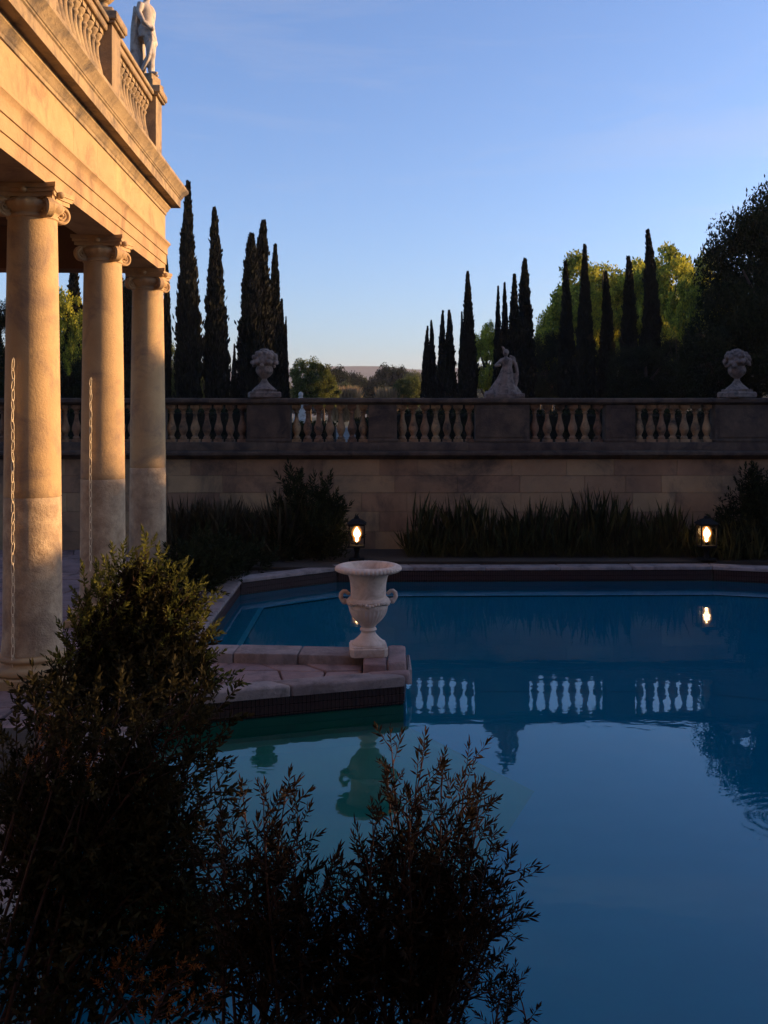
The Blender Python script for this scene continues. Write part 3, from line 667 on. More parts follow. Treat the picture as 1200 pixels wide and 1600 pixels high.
s.loft(rings); s.tube([(-.01, 0, z + .98), (0, 0, z + 1.05)], [.045, .042], 10)
s.ball((.015, 0, z + 1.12), .072, 16, 12, (1, .88, 1.2)); s.ball((-.012, 0, z + 1.14), .08, 12, 9); s.ball((.092, 0, z + 1.115), .013, 6, 5)
limb([(-.01, -.16, z + .93), (-.02, -.20, z + .80), (.05, -.205, z + .66), (.12, -.13, z + .60)], [.047, .042, .036, .03])
limb([(-.01, .16, z + .93), (-.04, .21, z + .80), (-.04, .235, z + .66), (.02, .22, z + .55)], [.047, .042, .036, .03])
s.ball((.135, -.115, z + .60), .036, 8, 6); s.ball((.03, .215, z + .53), .033, 8, 6, (.9, .7, 1.2))
# drapery falling from hip, and the support behind
for k in range(8):
    a = k / 7; s.tube([(.10 - .02 * a, -.10 + .14 * a, z + .60), (.115, -.08 + .13 * a, z + .45), (.09 - .12 * a, -.13 + .02 * k, z + .22), (-.02 - .05 * a, -.10 + .02 * k, z + .04)], [.03, .028, .026, .03], 6)
for k in range(9):
    a = k / 8; s.tube([(-.09 - .03 * math.sin(k), -.14 + .28 * a, z + .90), (-.13, -.13 + .25 * a, z + .6), (-.13 - .02 * math.cos(k * 2), -.10 + .2 * a, z + .3), (-.10, -.10 + .2 * a, z + .0)], [.035, .042, .045, .05], 7)
fuse(s, 'figure', M['statue'], stt, .010, smooth_it=2)
stt.rotation_euler.z = YR + R(-14)

# broken streaks of light on two columns, shaped as strings of pale links
def light_streak(cu, Y, v0, v1, lbl, rlink=.015):
    p0 = at(cu, v0, Y); p1 = at(cu + 1.5, v1, Y); e = empty('column_light_streak', p0, 0, lbl, 'light_streak', 'light streaks shaped as links on the columns')
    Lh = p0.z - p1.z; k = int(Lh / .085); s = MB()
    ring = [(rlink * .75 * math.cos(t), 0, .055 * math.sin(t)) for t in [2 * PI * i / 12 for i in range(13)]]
    s.tube(ring, .0028, 5, False); me = s.mesh('streak_link', M['light_streak'], 60)
    for j in range(k): link('streak_link', me, e, loc=(random.uniform(-.003, .003), 0, -j * Lh / k - .05), rot=(0, random.uniform(-.12, .12), random.uniform(-.3, .3) if j % 2 == 0 else random.uniform(.7, 1.2)))
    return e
light_streak(20, 8.37 - .262, 560, 1040, 'broken streak of light shaped as pale links on the nearest column')
light_streak(141.5, 10.73 - .262, 590, 890, 'broken streak of light shaped as pale links on the middle column')

# ------------------------------------------------------------------ lanterns
def lantern(u, lbl):
    p = Vector(((u - 600) / F * 15.12, 15.12, ZD + .02)); e = empty('garden_lantern', p, 0, lbl, 'lantern', 'lit lanterns at the far edge of the pool')
    s = MB(); s.box(-.12, .12, -.12, .12, 0, .05, .01); s.lathe([(.05, .05), (.035, .12), (.05, .20), (.09, .22)], 12); s.build('base', M['iron'], e)
    s = MB(); s.box(-.125, .125, -.125, .125, .22, .25)
    for x in (-.118, .118):
        for y in (-.118, .118): s.box(x - .009, x + .009, y - .009, y + .009, .25, .56)
    s.box(-.13, .13, -.13, .13, .56, .58); s.build('frame', M['iron'], e)
    s = MB(); s.square([(.15, .58), (.15, .59), (.09, .64), (.035, .67), (.035, .69), (.012, .71)]); s.build('roof', M['iron'], e)
    for a in range(4):
        s = MB(); s.box(-.108, .108, -.002, .002, .252, .558); g = s.build('pane', M['glass'], e, loc=(.118 * math.sin(a * PI / 2), .118 * math.cos(a * PI / 2), 0), rot=(0, 0, -a * PI / 2))
    s = MB(); s.lathe([(.028, .25), (.028, .30)], 10); s.build('burner', M['iron'], e)
    s = MB(); s.lathe([(.008, .30), (.020, .315), (.024, .335), (.018, .355), (.030, .375), (.048, .405), (.052, .435), (.040, .475), (.022, .50), (.004, .53)], 14, flute=lambda a, z, t: .12 * math.sin(a * 3 + z * 20)); fl = s.build('flame', M['flame'], e, 60)
    s = MB(); s.lathe(prof_smooth([(.004, .285), (.05, .31), (.062, .36), (.085, .42), (.075, .49), (.035, .545), (.003, .57)], 3), 20, cap=False); s.build('bloom_shell', M['bloom_shell'], fl, 180)
    l = bpy.data.lights.new('flame_light', 'POINT'); l.energy = 9.0; l.color = (1, .5, .18); l.shadow_soft_size = .05
    lo = bpy.data.objects.new('flame_light', l); COL.objects.link(lo); lo.parent = e; lo.location = (0, 0, .42)
    return e
lantern(557.5, 'black lantern with a lit flame just above the white urn')
lantern(1104, 'black lantern with a lit flame at the far right of the pool edge')

# ------------------------------------------------------------------ trees
def cyp_mesh(seed, N=9000, slim=1.0):
    global rng
    rng = np.random.default_rng(seed)
    # unit tree: height 1, radius 1 at widest ; built at 10 m x .55 m
    t = rng.random(N) ** .85; a = rng.random(N) * 2 * PI
    prof = lambda t: np.where(t < .30, .72 + .28 * (t / .30), (np.clip((1 - t) / .70, 0, 1)) ** (.80 * slim)) 
    lump = 1 + .10 * np.sin(a * 3 + t * 21 + seed) + .09 * np.sin(a * 5 - t * 37 + 2 * seed) + .10 * np.sin(t * 60 + a)
    r = prof(t) * .56 * lump * (1 - .22 * rng.random(N) ** 2)
    bx = .16 * math.sin(seed * 1.7) * t ** 7 + .03 * np.sin(t * 9 + seed); tuft = rng.random(N) < .02; r = np.where(tuft, r * 1.25 + .03, r)
    P = np.stack([r * np.cos(a) + bx, r * np.sin(a), t * 9.75 + .1], 1)
    D = np.stack([np.cos(a) * .20, np.sin(a) * .20, np.full(N, 1.0)], 1) + rng.normal(size=(N, 3)) * .13
    Ln = rng.uniform(.18, .42, N) * (.75 + .25 * (1 - t)); 
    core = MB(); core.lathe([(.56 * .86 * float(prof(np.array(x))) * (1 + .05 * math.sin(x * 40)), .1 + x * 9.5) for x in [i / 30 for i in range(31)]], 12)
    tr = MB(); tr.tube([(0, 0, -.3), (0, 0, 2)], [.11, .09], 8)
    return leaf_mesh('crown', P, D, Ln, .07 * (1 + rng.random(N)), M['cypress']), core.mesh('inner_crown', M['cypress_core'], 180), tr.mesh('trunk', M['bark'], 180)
CYP = [cyp_mesh(11, slim=1.15), cyp_mesh(12, slim=1.0), cyp_mesh(13, slim=.85), cyp_mesh(15, slim=1.3), cyp_mesh(18, slim=.95)]
def cypress(u, vtop, w, Y, lbl, k=None, lean=0):
    H = CAMZ + (HOR - vtop) / F * Y - 1.86; wid = w / F * Y
    e = empty('cypress_tree', ((u - 600) / F * Y, Y, 1.86), random.uniform(0, 6), lbl, 'cypress tree', 'cypress trees beyond the balustrade')
    k = random.randrange(5) if k is None else k
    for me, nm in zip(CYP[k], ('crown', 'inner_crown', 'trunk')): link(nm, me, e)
    e.scale = (wid / 1.16, wid / 1.16, H / 10.0); e.rotation_euler.x = random.uniform(-.012, .012); e.rotation_euler.y = random.uniform(-.012, .012)
    return e
random.seed(21)
cypress(115, 395, 40, 40, 'dark cypress seen between the nearest and the middle column')
cypress(198, 400, 22, 42, 'narrow cypress seen between the middle and the farthest column')
cypress(258, 392, 16, 46, 'cypress mostly hidden behind the farthest column')
cypress(295, 284, 40, 42, 'tallest cypress, just right of the portico cornice', 0)
cypress(339, 326, 39, 43, 'second tall cypress right of the portico', 0)
cypress(365, 538, 13, 50, 'short thin cypress between two tall ones on the left')
cypress(392, 366, 42, 44, 'broad cypress behind the carved flower urn', 2)
cypress(408, 346, 46, 44.8, 'pointed cypress rising from the broad left clump', 1)
cypress(427, 384, 28, 45.6, 'cypress on the right flank of the broad left clump', 1)
cypress(438, 468, 20, 47, 'lower cypress leaning on the right flank of the left clump')
cypress(446, 495, 11, 48, 'thin short cypress at the right edge of the left clump')
for u, v, w, Y, l in ((665, 510, 15, 52, 'leftmost short cypress of the middle row'), (677, 501, 15, 51, 'second short cypress of the middle row'), (690, 486, 17, 50, 'third cypress of the middle row, with a slanting tip'), (703, 485, 21, 49, 'fourth cypress of the middle row'), (722, 488, 14, 50, 'thin cypress touching the left side of the tall middle one'), (733, 425, 27, 48, 'tall lone-tipped cypress in the middle of the row'),
                   (778, 448, 16, 51, 'cypress at the left behind the robed statue'), (789, 443, 17, 51.6, 'cypress directly behind the robed statue'), (805, 429, 28, 49, 'cypress just right of the robed statue'), (821, 405, 30, 48, 'highest cypress beside the robed statue'),
                   (887, 408, 28, 46, 'leftmost of five cypresses before the sunlit trees'), (914, 383, 32, 45, 'second of five cypresses before the sunlit trees'), (949, 426, 27, 46, 'shortest of five cypresses before the sunlit trees'), (984, 401, 31, 45, 'fourth of five cypresses before the sunlit trees'), (1016, 360, 33, 44, 'tallest and rightmost of five cypresses before the sunlit trees')):
    cypress(u, v, w, Y, l)

def crown_mesh(seed, N, mt, leaf=.16, clumps=90, r=(1, 1, .85), spread=.13, hollow=.55):
    """unit-radius crown: leaf clumps through the volume, denser near the surface"""
    g = np.random.default_rng(seed)
    C = g.normal(size=(clumps, 3)); C /= np.linalg.norm(C, axis=1, keepdims=True); C *= (hollow + (1 - hollow) * g.random((clumps, 1)) ** .5)
    C *= 1 - .12 + .16 * np.sin(C[:, :1] * 5 + seed) * np.cos(C[:, 1:2] * 4 + seed)
    C[:, 2] = np.where(C[:, 2] < -.5, -.5 + (C[:, 2] + .5) * .3, C[:, 2]); C *= np.array(r)
    idx = g.integers(0, clumps, N); sz = g.uniform(.6, 1.3, clumps)[idx][:, None]
    q = g.normal(size=(N, 3)); q /= np.linalg.norm(q, axis=1, keepdims=True); q *= g.random((N, 1)) ** .45
    P = C[idx] + q * spread * 1.75 * sz * np.array((1, 1, .72))
    D = g.normal(size=(N, 3)) + np.array((0, 0, -.15))
    return P, D, leaf * g.uniform(.6, 1.2, N)
def make_tree_meshes(name, seed, R0, H, N, mt, leaf, clumps=90, spread=.13):
    global rng
    rng = np.random.default_rng(seed)
    P, D, Ln = crown_mesh(seed, N, mt, leaf, clumps, spread=spread)
    P = P * R0 + np.array((0, 0, H - R0 * .95))
    cm = leaf_mesh('crown', P, D, Ln, Ln * .55, mt)
    g = random.Random(seed); s = MB(); s.tube([(0, 0, -.3), (.1, .05, H * .25), (0, .1, H * .5), (.1, 0, H * .75)], [R0 * .085, R0 * .065, R0 * .05, R0 * .02], 9)
    for k in range(11):
        a = g.uniform(0, 2 * PI); z0 = H * g.uniform(.25, .55); q = R0 * g.uniform(.5, .85); z1 = H - R0 * .95 + R0 * g.uniform(-.3, .6)
        s.tube([(0, .05, z0), (q * .4 * math.cos(a), q * .4 * math.sin(a), (z0 * .6 + z1 * .4)), (q * math.cos(a), q * math.sin(a), z1)], [R0 * .04, R0 * .025, R0 * .008], 6)
    return cm, s.mesh('trunk', M['bark'], 180)
T = {}
T['sun1'] = make_tree_meshes('t', 31, 4.2, 9.4, 48000, M['oak'], .22, 170, .095)
T['sun2'] = make_tree_meshes('t', 32, 3.6, 8.4, 40000, M['oak'], .22, 150, .10)
T['mid'] = make_tree_meshes('t', 37, 3.6, 8.4, 36000, M['mid'], .22, 150, .10)
T['dark1'] = make_tree_meshes('t', 33, 4.2, 8.6, 52000, M['dark'], .17, 130, .12)
T['far1'] = make_tree_meshes('t', 34, 5.0, 9.0, 13300, M['olive'], .42, 70, .14)
T['far2'] = make_tree_meshes('t', 35, 5.0, 9.0, 13300, M['dark'], .42, 70, .14)
def tree(kind, x, y, sc, lbl, name='broadleaf_tree', z=1.86, rz=None, szz=1.0, cat='tree', grp='broadleaf trees beyond the wall'):
    e = empty(name, (x, y, z), random.uniform(0, 6) if rz is None else rz, lbl, cat, grp)
    link('crown', T[kind][0], e); link('trunk', T[kind][1], e); e.scale = (sc, sc, sc * szz); return e
def treep(kind, u, vtop, Y, wpx, lbl, z=1.86, **k):
    """place by crown centre column u, top row, distance, crown width"""
    R0, H = {'sun1': (4.2, 9.4), 'sun2': (3.6, 8.4), 'mid': (3.6, 8.4), 'dark1': (4.2, 8.6), 'far1': (5, 9), 'far2': (5, 9)}[kind]
    top = CAMZ + (HOR - vtop) / F * Y - z; sc = (wpx / F * Y) / (2 * R0 * 1.02) * (1.45 if Y > 100 else 1); szz = top / (H * 1.0) / sc
    return tree(kind, (u - 600) / F * Y, Y, sc, lbl, szz=szz, z=z, **k)
# right: sunlit yellow-green trees, dark trees in front and to the side
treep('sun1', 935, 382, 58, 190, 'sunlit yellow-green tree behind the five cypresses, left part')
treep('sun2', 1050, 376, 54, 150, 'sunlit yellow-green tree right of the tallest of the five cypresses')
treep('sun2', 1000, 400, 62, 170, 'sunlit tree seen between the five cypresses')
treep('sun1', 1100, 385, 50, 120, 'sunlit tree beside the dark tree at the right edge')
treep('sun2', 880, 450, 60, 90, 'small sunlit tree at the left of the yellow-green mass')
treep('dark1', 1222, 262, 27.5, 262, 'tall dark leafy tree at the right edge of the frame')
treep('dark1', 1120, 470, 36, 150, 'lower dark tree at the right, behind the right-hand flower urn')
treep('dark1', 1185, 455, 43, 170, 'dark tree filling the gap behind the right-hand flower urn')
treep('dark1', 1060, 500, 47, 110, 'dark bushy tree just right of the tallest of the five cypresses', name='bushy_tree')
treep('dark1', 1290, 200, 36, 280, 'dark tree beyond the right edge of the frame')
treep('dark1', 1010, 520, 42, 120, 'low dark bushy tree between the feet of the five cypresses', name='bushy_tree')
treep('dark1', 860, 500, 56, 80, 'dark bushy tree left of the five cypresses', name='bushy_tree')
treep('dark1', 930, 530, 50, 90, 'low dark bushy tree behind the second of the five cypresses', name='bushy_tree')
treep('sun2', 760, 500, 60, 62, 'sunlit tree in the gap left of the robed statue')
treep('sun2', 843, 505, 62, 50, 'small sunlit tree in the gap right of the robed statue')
treep('mid', 484, 553, 62, 78, 'mid-green tree right of the left cypress clump')
treep('mid', 505, 580, 70, 60, 'low green tree left of the far valley view')
treep('mid', 640, 582, 75, 56, 'green tree just left of the middle cypress row')
treep('mid', 268, 528, 60, 60, 'olive-green tree between portico and tallest cypress')
treep('mid', 318, 560, 66, 56, 'green tree between the two tallest cypresses')
treep('sun1', 85, 425, 40, 110, 'sunlit tree seen between the nearest and the middle column')
treep('dark1', 185, 400, 52, 90, 'dark tree seen behind the middle column')
treep('dark1', 0, 440, 42, 90, 'dark tree at the left edge behind the portico')
treep('dark1', 45, 520, 34, 130, 'dark low tree behind the nearest column', name='bushy_tree')
treep('dark1', 160, 540, 34, 110, 'dark low tree behind the middle column', name='bushy_tree')
# far valley trees
fg = 'far trees in the valley view'
for u, v, Y, w, kd, l in ((528, 568, 150, 44, 'far2', 'round dark far tree at the left of the valley view'), (552, 578, 180, 40, 'far2', 'second far tree from the left in the valley view'), (575, 584, 200, 36, 'far1', 'pale low far tree in the middle of the valley view'), (603, 565, 170, 42, 'far2', 'tallest far tree in the valley view'), (626, 568, 160, 40, 'far2', 'far tree right of the tallest one in the valley'), (648, 570, 150, 36, 'far1', 'pale far tree nearest the middle cypresses'),
                        (540, 590, 120, 40, 'far1', 'low olive tree before the round far tree'), (590, 593, 130, 50, 'far2', 'low dark tree before the tallest far tree'), (620, 596, 110, 40, 'far1', 'low olive tree at the right of the valley view'), (562, 596, 140, 34, 'far2', 'low dark tree in the middle of the valley view')):
    treep(kd, u, v, Y, w, l, grp=fg)
random.seed(77)
for k in range(26):
    u = -500 + k * 90 + random.uniform(-20, 20); Y = random.uniform(180, 320)
    treep(random.choice(['far1', 'far2']), u, random.uniform(588, 600), Y, random.uniform(70, 110), ('distant tree in the belt beyond the garden, %s, %s' % (['dark and low', 'dark and broad', 'olive and low', 'olive and broad'][k % 4], ['hidden far left', 'left behind the portico', 'behind the left cypresses', 'in the valley gap', 'behind the middle cypresses', 'behind the five cypresses', 'far right', 'beyond the right edge'][min(k // 4, 7)])), name='distant_tree', grp='belt of distant trees')
# low clipped hedges just behind the balustrade
def low_hedge(x0, x1, y, h, lbl, seed):
    global rng
    rng = np.random.default_rng(seed); e = empty('low_hedge', ((x0 + x1) / 2, y, 1.86), 0, lbl, 'hedge'); hw = (x1 - x0) / 2
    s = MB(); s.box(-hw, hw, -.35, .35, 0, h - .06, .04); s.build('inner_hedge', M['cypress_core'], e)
    N = int(2600 * hw); P = np.stack([rng.uniform(-hw, hw, N), rng.choice([-.36, .36, 0], N) + rng.normal(size=N) * .05, rng.uniform(0, h, N)], 1)
    top = rng.random(N) < .4; P[top, 1] = rng.uniform(-.36, .36, top.sum()); P[top, 2] = h - .05 + rng.normal(size=top.sum()) * .03
    f = link('foliage', leaf_mesh('foliage', P, rng.normal(size=(N, 3)), .075, .04, M['dark']), e); f['kind'] = 'stuff'
low_hedge(-9.5, -2.15, 20.2, .78, 'low dark hedge behind the left stretch of the balustrade', 1)
low_hedge(-2.1, -1.05, 20.8, .50, 'lower piece of dark hedge behind the balustrade, right of the left cypress clump', 3)
low_hedge(-.62, .2, 21.2, .58, 'short piece of dark hedge behind the balustrade before the valley view', 4)
low_hedge(.25, 12.5, 20.4, .74, 'low dark hedge behind the right stretch of the balustrade', 2)
# house front added out of view behind the camera to block skylight
M['sky_blocker'] = mat('dim villa stone', (.10, .075, .055), (.06, .045, .035), 1, .9)  # colour kept dark, as a shaded front that bounces little sun
blocker = empty('sky_blocker', (0, -5.0, 0), 0, 'tall dim front added out of view behind the viewer to block skylight', 'light blocker')
s = MB(); s.box(-18, 13, -8, 0, -.1, 11.5); s.build('wall', M['sky_blocker'], blocker)
s = MB(); s.box(-18.4, 13.4, -8.4, .4, 11.5, 12.0, .05); s.build('cornice', M['sky_blocker'], blocker)
for r_ in range(3):
    for k in range(9):
        s = MB(); s.box(-.75, .75, 0.003, .10, -1.05, 1.05, .02); w_ = s.build('window', M['sky_blocker'], blocker, None, loc=(-16 + 3.4 * k, 0, 2.4 + 3.6 * r_))
        s = MB(); s.box(-.58, .58, .08, .112, -.9, .9); s.build('pane', M['iron'], w_)
# pampas clumps
for u, w, v0, l in ((540, 40, 603, 'dry golden grass clump left in the valley view'), (608, 34, 605, 'dry golden grass clump right in the valley view')):
    Y = 75; N = 2600; rng = np.random.default_rng(int(u)); hw = w / 2 / F * Y; H = CAMZ + (HOR - v0) / F * Y - 1.86
    P = np.stack([rng.uniform(-hw, hw, N), rng.uniform(-1, 1, N), rng.random(N) * H * .7], 1); D = np.stack([rng.normal(size=N) * .25, rng.normal(size=N) * .2, np.ones(N)], 1)
    o_ = link('dry_grass_clump', leaf_mesh('dry_grass_clump', P, D, H * .35, .07, M['pampas']), None, loc=((u - 600) / F * Y, Y, 1.86)); tag(o_, l, 'grass clump')
# distant pale statue beyond the wall
gs = empty('garden_statue', (at(470, 618, 34).x, 34, 1.86), 0, 'small pale statue in the garden just right of the left cypress clump', 'statue')
s = MB(); s.box(-.25, .25, -.25, .25, 0, .55, .02); s.loft([ell(s, 0, 0, zz, r_, r_ * .8, 20, 5, .06) for zz, r_ in ((.55, .26), (.8, .2), (1.05, .15), (1.2, .17), (1.3, .08))]); s.ball((0, 0, 1.4), .09, 10, 8, (1, 1, 1.2)); s.tube([(.14, 0, 1.2), (.24, -.05, 1.0), (.12, -.12, .95)], [.05, .045, .04], 8)
fuse(s, 'figure', M['statue'], gs, .02)

# hills
for nm, Y, base, am, sd_ in (('hill', 1700, 574, 11, 1.0), ('hill', 1250, 588, 8, 4.0)):
    s = MB(); top = []
    for i in range(121):
        u = -1800 + i * 40
        v = base - am * (.5 * math.sin(u / 130 + sd_) + .3 * math.sin(u / 47 + 2 * sd_) + .2 * math.sin(u / 23 + sd_)) - (8 * math.exp(-((u - 505) / 55) ** 2) if Y > 1500 else 0)
        top.append(((u - 600) / F * Y, CAMZ + (HOR - v) / F * Y))
    rings = [[(x, Y - 300, 0) for x, z_ in top], [(x, Y - 200, z_ * .55) for x, z_ in top], [(x, Y, z_) for x, z_ in top], [(x, Y + 500, z_ * .4) for x, z_ in top]]
    s.loft(rings, cap=False, closed=False); o_ = s.build(nm, M['hill'], None, 180); tag(o_, kind='structure')

hz = bpy.data.materials.new('valley air'); hz.use_nodes = True; t_ = hz.node_tree; t_.nodes.remove(t_.nodes['Principled BSDF'])
pv = t_.nodes.new('ShaderNodeVolumePrincipled'); pv.inputs['Color'].default_value = (.80, .82, .95, 1); pv.inputs['Density'].default_value = .00018; pv.inputs['Anisotropy'].default_value = .1
t_.links.new(pv.outputs[0], t_.nodes['Material Output'].inputs['Volume'])
s = MB(); s.box(-3400, 3400, -1500, 2450, -4, 130); tag(s.build('haze', hz), kind='stuff')

# tree bank to the right of the pool (it shades the courtyard)
random.seed(99)
T['shade'] = make_tree_meshes('t', 36, 3.0, 5.4, 23300, M['dark'], .26, 80, .15)
bank = [(17, -22, 4.9, 1), (17, -16, 4.8, .95), (17, -10, 4.6, .9), (17, -4, 4.6, .9), (17.5, 1.0, 4.6, .86), (17, 5.0, 4.55, .86), (17, 8.2, 4.2, .84), (17, 11.4, 4.15, .84), (17.2, 14.9, 5.3, .9), (17.5, 17.6, 6.3, .9), (18, 21, 6.9, 1.1), (19, 25, 8.6, 1.5), (21, 31, 11, 2.1), (26, 40, 14, 2.8)]
for k, (x, y, tz, sc) in enumerate(bank):
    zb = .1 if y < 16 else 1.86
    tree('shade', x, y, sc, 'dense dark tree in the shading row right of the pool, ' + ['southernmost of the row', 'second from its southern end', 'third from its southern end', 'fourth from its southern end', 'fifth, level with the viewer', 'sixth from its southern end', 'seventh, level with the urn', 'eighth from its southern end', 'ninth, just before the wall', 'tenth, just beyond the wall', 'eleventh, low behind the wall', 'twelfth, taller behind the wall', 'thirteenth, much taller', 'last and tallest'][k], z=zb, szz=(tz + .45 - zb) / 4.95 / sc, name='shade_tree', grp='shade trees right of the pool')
s = MB(); 
hed = empty('clipped_hedge', (15.2, 0, .15), 0, 'long clipped dark hedge along the right side of the courtyard', 'hedge')
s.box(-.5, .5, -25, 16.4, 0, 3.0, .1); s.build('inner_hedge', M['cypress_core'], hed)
N = 23300; rng = np.random.default_rng(5)
P = np.stack([rng.uniform(-.6, .6, N), rng.uniform(-25, 16.4, N), rng.uniform(0, 3.15, N)], 1); P[:, 0] = np.where(rng.random(N) < .6, -.55 + rng.normal(size=N) * .06, P[:, 0])
l_ = link('foliage', leaf_mesh('foliage', P, rng.normal(size=(N, 3)), .13, .07, M['dark']), hed)

# ------------------------------------------------------------------ grasses and shrubs by the wall
def blades(name, lbl, xs, ys, z0, H, N, mt, w=.012, lean=.22, seed=1, cat='grass', curve=None):
    global rng
    rng = np.random.default_rng(seed)
    X = rng.uniform(xs[0], xs[1], N); c = np.round(X / .42) * .42; X = c + (X - c) * .75
    hh = H * (.3 + .7 * rng.random(N) ** 1.3) * (.78 + .22 * np.sin(X * 4.1 + seed) * np.cos(X * 1.7))
    P = np.stack([X, rng.uniform(ys[0], ys[1], N), np.full(N, z0)], 1)
    D = np.stack([(X - c) * 1.2 + rng.normal(size=N) * lean, rng.normal(size=N) * lean, np.ones(N)], 1)
    V, k = leaves_arrays(P, D, hh, w * rng.uniform(.7, 1.4, N), True)
    return tag(link(name, poly_mesh(name, V, k, mt)), lbl, cat, kind='stuff')
blades('tall_grass', 'low dark green grass growing along the foot of the wall', (.35, 5.1), (15.4, 16.3), ZD, .75, 5200, M['reed'], .007, .28, 2)
blades('feathery_grass', 'tall wispy blades rising above the low grass before the wall', (.5, 5.0), (15.5, 16.2), ZD, 1.25, 1500, M['reed'], .005, .16, 12)
blades('dry_reeds', 'thin dry stalks scattered in the grass before the wall', (.8, 4.9), (15.5, 16.2), ZD, 1.25, 500, M['dryreed'], .005, .18, 13)
blades('tall_grass', 'dark reedy grass before the wall left of the left lantern', (-2.3, -.9), (15.3, 16.2), ZD, 1.2, 2600, M['reed'], .007, .22, 3)
blades('dry_reeds', 'dry brownish reeds fanning up before the wall right of the columns', (-3.4, -1.5), (15.1, 16.1), ZD, 1.35, 3000, M['dryreed'], .006, .34, 4)
blades('tall_grass', 'dark grass edging the far coping at the right', (5.0, 8.6), (15.1, 16.3), ZD, .8, 4000, M['reed'], .016, .2, 6)

def sprig_mesh(seed, L=.16, nl=14, leafL=.055, leafW=.011, mt=None, lean=.75):
    global rng
    rng = np.random.default_rng(seed); g = random.Random(seed)
    V = []; k = nl
    P = []; D = []
    for i in range(k):
        t = .1 + .9 * i / (k - 1); a = i * 2.4 + g.uniform(-.3, .3); up = 1.1 - lean * (1 - t) * .7
        P.append((0.01 * math.sin(t * 2), 0, t * L)); D.append((math.cos(a) * (1 - .75 * t ** 3), math.sin(a) * (1 - .75 * t ** 3), up * (.55 + .9 * t)))
    P = np.array(P); D = np.array(D); V, kk = leaves_arrays(P, D, leafL * rng.uniform(.7, 1.15, k), leafW, True)
    me = bpy.data.meshes.new('sprig'); s = MB(); s.tube([(0, 0, -.05), (.01 * math.sin(1), 0, L * .5), (.01 * math.sin(2), 0, L)], [.0026, .002, .001], 4)
    nv = len(s.v); vs = s.v + [tuple(p) for p in V]; fs = s.f + [tuple(nv + i * kk + j for j in range(kk)) for i in range(k)]
    me.from_pydata(vs, [], fs); me.materials.append(mt); me.update(); return me
def shrub(name, lbl, root, blobs, nspr, nfill, meshes, mt, L, LL, LW, seed, nstem=26, cat='shrub', ss=(.8, 1.25), up=.7):
    """blobs: (centre, radii, weight). Sprigs at the surface are pieces of their own, the rest one foliage part, stems reach the root"""
    global rng
    rng = np.random.default_rng(seed); g = random.Random(seed); e = empty(name, root, 0, lbl, cat); rt = Vector(root)
    ws = [b_[2] for b_ in blobs]; tips = []
    def pick(shell):
        c, r, w = g.choices(blobs, ws)[0]
        while True:
            p = Vector((g.gauss(0, 1), g.gauss(0, 1), g.gauss(0, 1))).normalized() * ((g.uniform(.75, 1.06)) if shell else g.random() ** .45)
            if p.z > -.95: break
        return Vector((c[0] + p.x * r[0], c[1] + p.y * r[1], c[2] + p.z * r[2])), p
    for i in range(nspr):
        p, nrm = pick(i % 3 != 0); d = (nrm * .6 + (p - rt).normalized() * .5 + Vector((g.gauss(0, .25), g.gauss(0, .25), up + g.gauss(0, .25)))).normalized()
        q = d.to_track_quat('Z', 'Y') @ Matrix.Rotation(g.uniform(0, 6.28), 3, 'Z').to_quaternion()
        sc = g.uniform(*ss); o_ = link('sprig', g.choice(meshes), e, loc=p - rt, rot=q.to_euler(), sc=(sc,) * 3)
        tips.append((p, d))
    if nfill:
        N = nfill; Ps = []; Ds = []
        for i in range(N // 9):
            p, nrm = pick(False); d = (nrm * .5 + Vector((g.gauss(0, .4), g.gauss(0, .4), up))).normalized()
            for j in range(9):
                Ps.append(p + d * (j * L / 9) - rt); Ds.append(d * .8 + Vector((g.gauss(0, .7), g.gauss(0, .7), g.gauss(0, .7))))
        P = np.array([tuple(x) for x in Ps]); D = np.array([tuple(x) for x in Ds])
        f = link('foliage', leaf_mesh('foliage', P, D, LL * rng.uniform(.7, 1.2, len(P)), LW, mt, True), e); f['kind'] = 'stuff'
    s = MB()
    for i in range(min(nstem, len(tips))):
        p, d = tips[i]; a = Vector((g.gauss(0, .06), g.gauss(0, .06), 0)); b_ = p - rt; mid = a.lerp(b_, .5) + Vector((g.gauss(0, .04), g.gauss(0, .04), .08))
        s.tube([a, a.lerp(mid, .5) + Vector((0, 0, .05)), mid, mid.lerp(b_, .5) + Vector((0, 0, .02)), b_], [.011, .009, .007, .005, .0028], 5)
    s.build('stem', M['stem'], e, 180)
    return e
def blob(u, v, Y, ru, rv, w=1, ry=None):
    p = at(u, v, Y); return (tuple(p), (ru / F * Y, ry if ry else ru / F * Y, rv / F * Y), w)
WS = [sprig_mesh(50 + i, .15, 15, .062, .0125, M['willow']) for i in range(5)]
LS = [sprig_mesh(60 + i, .13, 16, .040, .014, M['shrub']) for i in range(5)]
RS = [sprig_mesh(90 + i, .12, 14, .045, .014, M['sunglint']) for i in range(2)]
YS = [sprig_mesh(70 + i, .16, 17, .050, .016, M['lit']) for i in range(4)]
